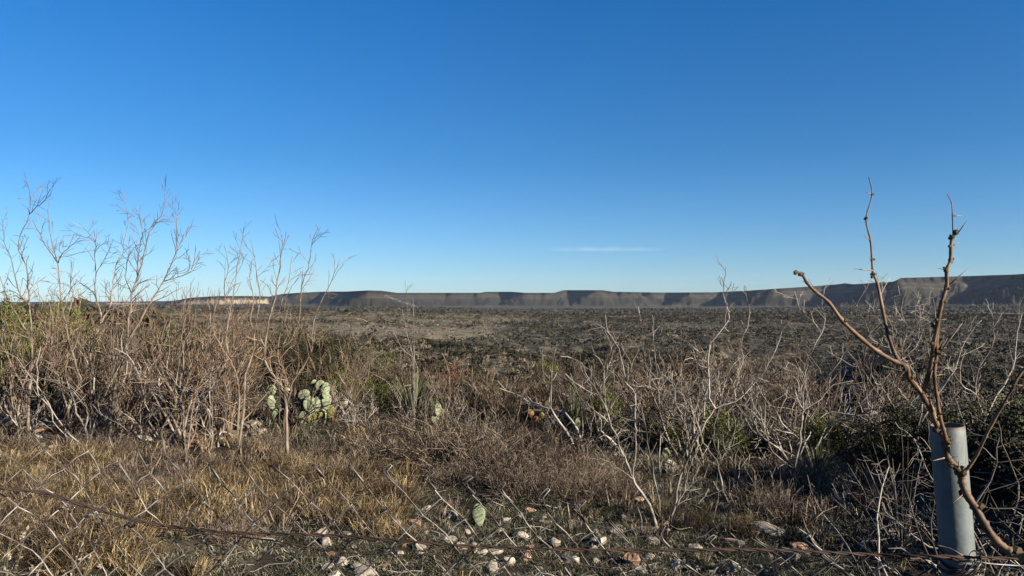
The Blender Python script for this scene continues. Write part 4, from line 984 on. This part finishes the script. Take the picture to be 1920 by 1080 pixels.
def field(name, mat, n, region, H, lean, w, blades, seed, label):
    rg = np.random.default_rng(seed)
    pro = [tuft(rg, blades, H, lean, w) for _ in range(6)]
    X, Y, S = region(rg, n)
    Z = height(X, Y)[0]; mb = MB(); wh = rg.integers(0, 6, len(X)); an = rg.uniform(0, 6.28, len(X))
    for k in range(6):
        m = wh == k; kk = int(m.sum())
        if not kk: continue
        V0, q0, t0 = pro[k]; c, s_ = np.cos(an[m])[:, None], np.sin(an[m])[:, None]
        V = np.stack([V0[None, :, 0] * c - V0[None, :, 1] * s_, V0[None, :, 0] * s_ + V0[None, :, 1] * c, np.broadcast_to(V0[None, :, 2], (kk, len(V0)))], -1) * S[m][:, None, None]
        V = V + np.stack([X[m], Y[m], Z[m]], -1)[:, None, :]
        off = (np.arange(kk) * len(V0))[:, None, None]
        mb.add(V.reshape(-1, 3), (q0[None] + off).reshape(-1, 4), (t0[None] + off).reshape(-1, 3))
    tag(mb.build(name, mat, smooth=False), label, None, None, 'stuff')
def reg(u0, u1, d0, d1, s0, s1, patch=1.2, thr=-0.15, seed=0):
    def f(rg, n):
        u = rg.uniform(u0, u1, n); d = np.sqrt(rg.uniform(d0 ** 2, d1 ** 2, n)); X = (u - 960) / F * d
        pn = fbm(X * patch, d * patch, seed, 3); k = pn > thr
        return X[k], d[k], (rg.uniform(s0, s1, n) * (1 + pn))[k]
    return f
field('dry_grass', M['drygrass'], 1700, reg(-200, 760, 3.2, 7.6, .4, 1.3, thr=.05, seed=1), 0.19, 1.15, .0021, 60, 31, 'golden dry grass behind the sagging fence')
field('dry_grass', M['drygrass'], 900, reg(-300, 700, 7.6, 14, .5, 1.0, thr=0, seed=2), 0.20, .8, .003, 30, 32, 'thin dry grass under the left trees')
field('dry_grass', M['drygrass'], 900, reg(640, 1900, 4, 12, .3, .8, thr=.12, seed=3), 0.22, .9, .0026, 34, 33, 'scattered dry grass on the middle slope')
field('ground_weeds', M['greygrass'], 7500, reg(-300, 2100, 2.2, 7.5, .4, 1.3, 2.0, thr=-.2, seed=4), 0.055, 1.5, .0026, 34, 34, 'short grey-green weeds covering the near ground')
field('ground_weeds', M['greygrass'], 4500, reg(560, 1700, 3.6, 7.2, .6, 1.5, 2.5, thr=-.25, seed=14), 0.06, 1.6, .0022, 44, 44, 'grey-green weeds between the stones below the fence')
field('ground_weeds', M['greygrass'], 3500, reg(500, 2100, 7, 14, .8, 1.6, 1.0, thr=-.3, seed=5), 0.16, 1.1, .0035, 26, 35, 'grey-green weeds on the slope under the shrubs')
field('ground_weeds', M['twig_brown'], 1500, reg(-200, 2100, 5, 14, .8, 1.4, 1.0, thr=-.2, seed=6), 0.20, 1.0, .0026, 24, 36, 'dark twiggy undergrowth below the shrubs')
def litter():
    rg = random.Random(3); mb = MB()
    for i in range(1500):
        d = rg.uniform(2.5, 10); u = rg.uniform(-150, 2050); x = (u - 960) / F * d
        z0 = 0.01 + rg.random() * 0.07
        p = Vector((x, d, z0)); v = Vector((rg.gauss(0, 1), rg.gauss(0, 1), rg.gauss(0, .25))).normalized(); pts = [p]
        for k in range(4):
            v = vrot(v, rg.uniform(0, .5), rg); p = p + v * rg.uniform(.03, .09); pts.append(p.copy())
        g = ground(x, d); pts = [Vector((q.x, q.y, max(q.z, 0.005) + g)) for q in pts]
        tube(mb, pts, [.003, .0028, .0025, .002, .0014], 3, cap=False)
    tag(mb.build('fallen_twigs', M['twig_pale']), 'fallen grey twigs littering the ground', None, None, 'stuff')
litter()

# pale leafy weed at the lower left corner
def seed_weed(u, d, H, seed, label):
    rg = random.Random(seed); root = bpy.data.objects.new('flowering_weed', None); scene.collection.objects.link(root)
    x = (u - 960) / F * d; root.location = (x, d, ground(x, d)); a, b = MB(), MB()
    for i in range(46):
        az = rg.uniform(0, 6.28); t = rg.uniform(.0, .38); h = H * rg.uniform(.6, 1)
        dv = Vector((math.sin(t) * math.cos(az), math.sin(t) * math.sin(az), math.cos(t)))
        p = Vector((0, 0, 0)); pts = [p]
        for k in range(5): dv = vrot(dv, rg.uniform(0, .15), rg); p = p + dv * h / 5; pts.append(p.copy())
        tube(a, pts, [.002, .0018, .0015, .0012, .001, .0008], 3, cap=False)
        for k in range(40):
            q = pts[2].lerp(pts[5], rg.random()); dd = Vector((rg.gauss(0, 1), rg.gauss(0, 1), rg.uniform(.2, 1.2))).normalized(); s = dd.orthogonal().normalized()
            L = rg.uniform(.007, .019); b.add([q[:], (q + dd * L * .5 + s * L * .25)[:], (q + dd * L)[:], (q + dd * L * .5 - s * L * .25)[:]], [(0, 1, 2, 3)])
    a.build('stems', M['greygrass'], root); b.build('seed_heads', M['seedhead'], root, smooth=False)
    tag(root, label, 'weed')
seed_weed(-14, 2.2, 0.98, 1, 'pale seeding weed at the lower left corner beyond the mesh')

# ---------------------------------------------------------------- fence: sagging chain link with a rusty top wire
def fence():
    root = bpy.data.objects.new('chain_link_fence', None); scene.collection.objects.link(root)
    root.location = (0, 1.5, 0); off = Vector(root.location); rg = random.Random(4)
    top = [(-420, 800), (-200, 810), (0, 818), (60, 806), (105, 812), (172, 818), (225, 838), (290, 858), (370, 876), (430, 879), (487, 872), (556, 871), (625, 871), (700, 875), (770, 885), (842, 898), (918, 912), (998, 928), (1068, 953), (1130, 978), (1200, 1000), (1300, 1020), (1360, 1018), (1415, 1013), (1513, 1012), (1607, 1013), (1715, 1020), (1800, 1032), (1960, 1050), (2300, 1060)]
    tu = np.array([t[0] for t in top], float); ty_ = np.array([t[1] for t in top], float)
    du_ = lambda u: float(np.interp(u, [-400, 0, 300, 700, 1300, 2300], [1.25, 1.36, 1.50, 1.46, 1.44, 1.50]))
    # columns at even arc spacing along the top
    U = [-380.0]
    while U[-1] < 2250: U.append(U[-1] + 0.0365 * F / du_(U[-1]) * (1.32 if U[-1] > 1180 else 1.0) * (0.92 if U[-1] < 300 else 1))
    ROWS = 34
    mb = MB()
    def S(c, r):
        """surface point at column c, row r (each row 36 mm down)"""
        u = U[min(max(c, 0), len(U) - 1)]; d = du_(u)
        y = float(np.interp(u, tu, ty_)); p = W(u, y, d)
        lean = np.interp(u, [-400, 0, 300, 500, 2300], [0.55, 0.55, 0.35, 0.08, 0.05])
        s = r * 0.036
        lateral = np.interp(u, [-400, 0, 400, 2300], [.30, .30, .12, 0.02])
        dz = -s * math.cos(lean); dy = -s * math.sin(lean) * math.exp(-s * 1.2)
        ripple = 0.012 * math.sin(c * 0.9 + r * 0.35) + 0.02 * math.sin(u / 160 + s * 3)
        return Vector((p.x + s * lateral * 0.5 + 0.004 * math.sin(c * 2.1 + r), d + dy + ripple, max(p.z + dz * 1.0, 0.02)))
    for c in range(len(U) - 1):
        u = U[c]
        rows = ROWS
        pts = []
        r0 = 0 if c % 2 == 0 else 1
        for r in range(r0, rows):
            cc = c + ((r + c) % 2)
            p = S(cc, r)
            zoff = 0.0032 * (1 if (r + c) % 2 else -1)
            # the bend at the crossing: short stretch, in front then behind
            e = 0.10
            pu, pd_ = S(c + ((r - 1 + c) % 2), r - 1), S(c + ((r + 1 + c) % 2), r + 1)
            if r > r0: pts.append(p.lerp(pu, e) + Vector((0, zoff, 0)))
            pts.append(p + Vector((0.0022 * (1 if (r + c) % 2 else -1), -zoff, 0)))
            pts.append(p.lerp(pd_, e) + Vector((0, -zoff * 0.4, 0)))
            # sagging bow between crossings
            q = p.lerp(pd_, 0.5); pts.append(q + Vector((0.002 * math.sin(c * 1.7 + r), 0.003 * math.cos(r * 2.0 + c), 0.0035 if u < 350 else 0.001)))
        pts = [Vector((q.x, q.y, max(q.z, 0.01))) - off for q in pts]
        tube(mb, pts, [0.0015] * len(pts), 6)
        # hooked double end at the top knuckles
        if r0 == 0:
            p = S(c + (c % 2), 0) - off
            bend = Vector((rg.uniform(.010, .022), rg.uniform(-.01, .004), rg.uniform(-.014, .004)))
            p2 = (S(c + 1, 1) - off)
            if u > 700 and rg.random() < .75:
                h1 = p + Vector((rg.uniform(.012, .02), -.004, rg.uniform(.012, .02)))
                tube(mb, [p, p + Vector((.004, -.003, .006)), h1, h1 + Vector((.004, -.002, -.002)), p + Vector((.010, -.006, .002)), p.lerp(p2, .3) + Vector((.003, -.004, .003)), p.lerp(p2, .62) + Vector((.004, -.004, .003))], [0.0015] * 7, 6)
            else:
                tube(mb, [p, p + Vector((.003, -.004, .004)), p.lerp(p2, .25) + Vector((.003, -.005, .003)), p.lerp(p2, .75) + Vector((.004, -.005, .002))], [0.0015] * 4, 6)
    mb.build('wire_mesh', M['mesh'], root)
    # the top wire: two strands twisted
    line = [(-420, 880), (-200, 897), (0, 915), (90, 925), (150, 945), (230, 968), (300, 984), (400, 996), (460, 1000), (600, 1003), (750, 1014), (900, 1025), (1150, 1032), (1400, 1030), (1560, 1036), (1640, 1040), (1760, 1043), (1920, 1048), (2300, 1058)]
    pts = smooth_path([W(u, y, du_(u) - 0.075 if u < 1700 else 1.345) - off for (u, y) in line], 14)
    P_ = np.array([p[:] for p in pts]); L = np.concatenate([[0], np.cumsum(np.linalg.norm(np.diff(P_, axis=0), axis=1))])
    tt = np.linspace(0, L[-1], 900); Q = np.stack([np.interp(tt, L, P_[:, k]) for k in range(3)], 1)
    for ph in (0, math.pi):
        A = np.stack([np.zeros(900), np.cos(tt * 90 + ph), np.sin(tt * 90 + ph)], 1) * 0.0017
        m2 = MB(); tube(m2, Q + A, [0.0019] * 900, 5); m2.build('top_wire', M['rust'], root)
    # a loose second wire that leaves the top wire on the left
    m3 = MB()
    ln2 = [(-200, 960), (0, 915), (150, 948), (290, 988), (380, 1000), (500, 1012), (640, 1035), (760, 1040), (900, 1040), (1020, 1050), (1200, 1075), (1400, 1100)]
    tube(m3, smooth_path([W(u, y, du_(u) - 0.05) - off for u, y in ln2], 6), [0.0011] * (6 * (len(ln2) - 1) + 1), 5)
    m3.build('loose_wire', M['rust'], root)
    tag(root, 'sagging rusty chain link fence with bent mesh ends and a slack top wire', 'fence')
fence()

# ---------------------------------------------------------------- leaning pipe post with its coil of tie wire
def post():
    root = bpy.data.objects.new('fence_post', None); scene.collection.objects.link(root)
    d = 1.42; A = W(1775.5, 797, d); B = W(1799, 1085, d); ax = (B - A).normalized()
    k = (A.z + 0.15) / -ax.z; foot = A + ax * k
    root.location = (foot.x, foot.y, 0); off = Vector(root.location)
    r, th, n = 0.0300, 0.0034, 48
    up = -ax; X = up.orthogonal().normalized(); Yv = up.cross(X)
    mb = MB(); rings = []
    L = k
    prof = [(r, 0), (r, .02)] + [(r, L * t) for t in np.linspace(.05, .98, 16)] + [(r, L - .0015), (r - .0008, L), (r - th + .0005, L), (r - th, L - .002), (r - th, L - .25), (0.0, L - .25)]
    V = []
    for (rr, h) in prof:
        for i in range(n):
            a = 2 * math.pi * i / n
            V.append((foot + up * h + X * rr * math.cos(a) + Yv * rr * math.sin(a) - off)[:])
    q = [(j * n + i, j * n + (i + 1) % n, (j + 1) * n + (i + 1) % n, (j + 1) * n + i) for j in range(len(prof) - 1) for i in range(n)]
    mb.add(V, q); mb.build('pipe', M['post'], root)
    # tie wire wound round the pipe
    def ring(h, tilt, name, turns=1.1, rad=0.0014, gap=0.0022, extra=None):
        m = MB(); pts = []
        N = int(40 * turns)
        for i in range(N):
            a = 2 * math.pi * i / 40
            pts.append(foot + up * (h + tilt * math.sin(a) + 0.004 * i / 40) + (X * math.cos(a) + Yv * math.sin(a)) * (r + gap + 0.001 * math.sin(5 * a)) - off)
        if extra: pts += [pts[-1] + Vector(e) for e in extra]
        tube(m, pts, [rad] * len(pts), 6); m.build('tie_wire', M['mesh'] if name else M['rust'], root)
    hh = L - (A - W(1775, 1045, d)).length
    for j in range(7): ring(hh - 0.014 * j + random.Random(j).uniform(-.004, .004), 0.010 * math.sin(j * 1.7), 0, turns=1.3 + .3 * (j % 3))
    ring(hh + .005, .016, 0, 1.4, .0016, .004)
    m = MB()                                         # loose loops beside the coil
    c = W(1822, 1052, d - 0.05) - off
    for j in range(4):
        pts = [c + Vector((0.016 * math.cos(a) + .004 * j - .01, -0.008 + .006 * math.sin(a * 2 + j), 0.011 * math.sin(a + .5) - 0.010 * j + .012 * math.cos(a))) for a in np.linspace(0, 5.6, 22)]
        tube(m, pts, [0.0015] * 22, 6)
    m.build('tie_wire', M['mesh'], root)
    m = MB(); tube(m, smooth_path([W(1756, 1022, d - .034) - off, W(1785, 1030, d - .045) - off, W(1812, 1045, d - .05) - off, W(1850, 1056, d - .02) - off, W(1930, 1062, d) - off], 5), [.0013] * 21, 6)
    m.build('tie_wire', M['mesh'], root)
    tag(root, 'leaning hollow galvanised pipe post wrapped in tie wire', 'fence post')
post()

# ---------------------------------------------------------------- thorny sapling growing over the post
def sapling():
    root = bpy.data.objects.new('thorny_sapling', None); scene.collection.objects.link(root)
    root.location = (W(1935, 1060, 1.28).x, 1.28, 0); off = Vector(root.location); rg = random.Random(8)
    limbs, th, bd = MB(), MB(), MB()
    D = 1.33
    stems = [
     ([(1950, 2500, 1.28), (1945, 1500, 1.28), (1935, 1120, 1.29), (1919, 1047, 1.30), (1893, 1034, 1.31), (1866, 1012, 1.32), (1845, 982, 1.33), (1827, 950, 1.34), (1811, 925, 1.345), (1804, 905, 1.35), (1801, 888, 1.35), (1789, 872, 1.35), (1777, 858, 1.35), (1774, 838, 1.35), (1773, 824, 1.35), (1762, 807, 1.35), (1752, 785, 1.34), (1746, 768, 1.33), (1735, 750, 1.32), (1727, 735, 1.32)], .0078, .0050),
     ([(1727, 735, 1.32), (1715, 722, 1.31), (1704, 707, 1.30), (1699, 687, 1.29), (1680, 679, 1.29), (1647, 660, 1.28), (1615, 635, 1.27), (1580, 602, 1.26), (1554, 567, 1.26), (1527, 545, 1.25), (1513, 530, 1.25), (1503, 514, 1.25), (1490, 510, 1.24)], .0048, .0020),
     ([(1699, 688, 1.29), (1682, 672, 1.30), (1665, 627, 1.32), (1655, 580, 1.34), (1645, 532, 1.35), (1637, 512, 1.35), (1635, 487, 1.36), (1632, 450, 1.37), (1624, 410, 1.38), (1635, 365, 1.38), (1629, 332, 1.39)], .0038, .0008),
     ([(1730, 738, 1.32), (1738, 712, 1.31), (1746, 680, 1.30), (1751, 645, 1.29), (1759, 600, 1.28), (1766, 567, 1.27), (1775, 537, 1.27), (1775, 507, 1.26), (1782, 488, 1.26), (1783, 462, 1.26), (1785, 447, 1.26), (1791, 438, 1.26)], .0040, .0024),
     ([(1787, 440, 1.26), (1786, 405, 1.26), (1784, 380, 1.26), (1776, 364, 1.26)], .0013, .0006),
     ([(1774, 826, 1.34), (1769, 805, 1.33), (1762, 780, 1.32), (1756, 740, 1.31), (1752, 705, 1.30), (1755, 672, 1.30), (1757, 655, 1.29), (1755, 628, 1.29), (1751, 612, 1.29), (1746, 605, 1.29)], .0034, .0022),
     ([(1755, 655, 1.29), (1758, 620, 1.285), (1762, 590, 1.28), (1766, 567, 1.275)], .0028, .0024),
     ([(1804, 888, 1.345), (1817, 875, 1.34), (1832, 852, 1.33), (1848, 818, 1.31), (1862, 792, 1.30), (1880, 760, 1.29), (1896, 732, 1.28), (1905, 712, 1.27), (1921, 690, 1.26), (1950, 655, 1.25)], .0030, .0016),
     ([(1897, 732, 1.28), (1902, 722, 1.275), (1912, 705, 1.27), (1918, 697, 1.27)], .0022, .0012)]
    for si, (px, ra, rb) in enumerate(stems):
        pts = [W(u, y, dd) - off for (u, y, dd) in px]
        if si == 0: pts[0].z = -0.05; pts[0].x = 0.0; pts[0].y = 0.0; pts[1] = Vector((0.005, 0.005, 0.45))
        sub = 6; sm = smooth_path(pts, sub); nn = len(sm)
        rr = []
        for i in range(nn):
            t = i / (nn - 1); base = ra + (rb - ra) * t
            node = 1.0 + (0.30 if (i % sub == 0 and i > 0) else 0.0)
            rr.append(base * node * (1 + 0.05 * rg.gauss(0, 1)))
        tube(limbs, sm, rr, 9)
        for i in range(sub, nn - 1, sub):
            if rg.random() < .4 and si not in (4,):
                p = sm[i]; s = rr[i]
                V = IV * np.array([s * 1.1, s * 1.1, s * .9]) * rg.uniform(.75, 1.1) + np.array((p + Vector((rg.choice([-1, 1]) * s * .9, -s * .3, s * .2)))[:])
                bd.add(V, None, IF)
            if rg.random() < .5:
                v = Vector((rg.choice([-1, 1]), rg.uniform(-.4, .1), rg.uniform(-.1, .6))).normalized(); L = rg.uniform(.008, .02)
                tube(th, [sm[i], sm[i] + v * L * .5, sm[i] + v * L], [.0011, .0008, .0002], 5)
    for (a, b, dd, r0) in [((1636, 507), (1600, 504), 1.35, .0012), ((1776, 537), (1817, 502), 1.27, .0014), ((1794, 440), (1814, 412), 1.26, .0011), ((1762, 660), (1805, 605), 1.29, .0020), ((1773, 858), (1749, 864), 1.35, .0014), ((1797, 882), (1798, 862), 1.35, .0014), ((1808, 925), (1787, 943), 1.345, .0013), ((1762, 780), (1780, 765), 1.32, .0014), ((1727, 735), (1712, 712), 1.31, .0018)]:
        p, q = W(*a, dd) - off, W(*b, dd - .02) - off
        tube(th, [p, p.lerp(q, .5), q], [r0, r0 * .75, r0 * .25], 6)
    for (u, y, dd, s) in [(1490, 509, 1.24, .0055), (1502, 514, 1.25, .0052), (1512, 531, 1.25, .003), (1791, 436, 1.26, .0060), (1783, 444, 1.26, .0050), (1782, 463, 1.26, .0045), (1784, 490, 1.26, .0045), (1772, 505, 1.26, .0045), (1776, 540, 1.27, .0048), (1637, 514, 1.35, .0050), (1634, 520, 1.35, .004), (1623, 409, 1.38, .0042), (1636, 365, 1.38, .0028), (1760, 661, 1.29, .0062), (1755, 622, 1.29, .0058), (1699, 688, 1.29, .0062), (1728, 735, 1.32, .0075), (1773, 826, 1.35, .0085), (1802, 888, 1.35, .0105), (1804, 925, 1.345, .0075), (1897, 731, 1.28, .0045), (1758, 655, 1.29, .0055)]:
        p = W(u, y, dd) - off
        for k in range(4):
            V = IV * s * rg.uniform(.45, .75) + np.array(p[:]) + np.array([rg.gauss(0, .35), rg.gauss(0, .35), rg.gauss(0, .35)]) * s
            bd.add(V, None, IF)
    limbs.build('branches', M['sapling'], root); th.build('thorns', M['thorn'], root); bd.build('buds', M['bud'], root, smooth=False)
    tag(root, 'knobbly brown thorny sapling leaning in front of the pipe post', 'sapling')
sapling()

# ---------------------------------------------------------------- thin clouds near the horizon
def cloud(u0, u1, y, th, d, label, seed):
    m = bpy.data.materials.get('thin_cloud')
    if m is None:
        m = bpy.data.materials.new('thin_cloud'); m.use_nodes = True; nt = m.node_tree; nt.nodes.clear()
        out = nt.nodes.new('ShaderNodeOutputMaterial'); vs = nt.nodes.new('ShaderNodeVolumePrincipled')
        vs.inputs['Color'].default_value = (1, 1, 1, 1); vs.inputs['Density'].default_value = 0.0003
        tc = nt.nodes.new('ShaderNodeTexCoord').outputs['Generated']; mp = nt.nodes.new('ShaderNodeVectorMath'); mp.operation = 'SUBTRACT'; mp.inputs[1].default_value = (.5, .5, .5); nt.links.new(tc, mp.inputs[0])
        ln_ = nt.nodes.new('ShaderNodeVectorMath'); ln_.operation = 'LENGTH'; nt.links.new(mp.outputs[0], ln_.inputs[0])
        fall = mth(nt, 'MAXIMUM', mth(nt, 'SUBTRACT', 1.0, mth(nt, 'MULTIPLY', ln_.outputs['Value'], 2.1)), 0.0)
        sc = nt.nodes.new('ShaderNodeVectorMath'); sc.operation = 'MULTIPLY'; sc.inputs[1].default_value = (9, 5, 2.5); nt.links.new(tc, sc.inputs[0])
        nz = mth(nt, 'MAXIMUM', mth(nt, 'SUBTRACT', noise(nt, sc.outputs[0], 1.0, 5, 0.65), 0.36), 0.0)
        nt.links.new(mth(nt, 'MULTIPLY', mth(nt, 'MULTIPLY', fall, nz), 0.0009), vs.inputs['Density'])
        nt.links.new(vs.outputs[0], out.inputs['Volume'])
    rg = np.random.default_rng(seed); mb = MB()
    a, b = W(u0, y, d), W(u1, y, d); c = (a + b) / 2; L = (b - a).length / 2
    V = IV.copy(); 
    import bmesh
    bm = bmesh.new(); bmesh.ops.create_icosphere(bm, subdivisions=4, radius=1.0)
    V = np.array([v.co[:] for v in bm.verts]); Fc = np.array([[v.index for v in f.verts] for f in bm.faces]); bm.free()
    k = 1 + 0.5 * fbm(V[:, 0] * 3 + seed, V[:, 1] * 3 + V[:, 2] * 2, seed, 3)[:, None]
    V = V * k * np.array([L, L * .35, th / 2 * d / F]); mb.add(V, None, Fc)
    o = mb.build('cloud', m); o.location = c
    tag(o, label, 'cloud')
cloud(990, 1275, 467, 9, 30000, 'thin faint cloud streak low over the middle mesas', 1)
cloud(60, 100, 364, 8, 30000, 'tiny faint cloud behind the leftmost tree tops', 3)

# ---------------------------------------------------------------- the air over the plain
def haze():
    m = bpy.data.materials.new('air'); m.use_nodes = True; nt = m.node_tree; nt.nodes.clear()
    out = nt.nodes.new('ShaderNodeOutputMaterial'); vs = nt.nodes.new('ShaderNodeVolumePrincipled')
    vs.inputs['Color'].default_value = (0.55, 0.72, 1.0, 1); vs.inputs['Density'].default_value = 1.4e-5
    nt.links.new(vs.outputs[0], out.inputs['Volume'])
    x, y0, y1, z0, z1 = 11200.0, -11200.0, 11200.0, -70.0, 330.0
    V = [(-x, y0, z0), (x, y0, z0), (x, y1, z0), (-x, y1, z0), (-x, y0, z1), (x, y0, z1), (x, y1, z1), (-x, y1, z1)]
    mb = MB(); mb.add(V, [(0, 3, 2, 1), (4, 5, 6, 7), (0, 1, 5, 4), (1, 2, 6, 5), (2, 3, 7, 6), (3, 0, 4, 7)])
    tag(mb.build('haze', m, smooth=False), 'clear dry air that turns the far mesas faintly blue', None, None, 'stuff')
haze()

# drop the patterns that no plant was copied onto
for lst in protos.values():
    for pr in lst:
        if pr.name not in used:
            for ch in list(pr.children): bpy.data.objects.remove(ch)
            bpy.data.objects.remove(pr)
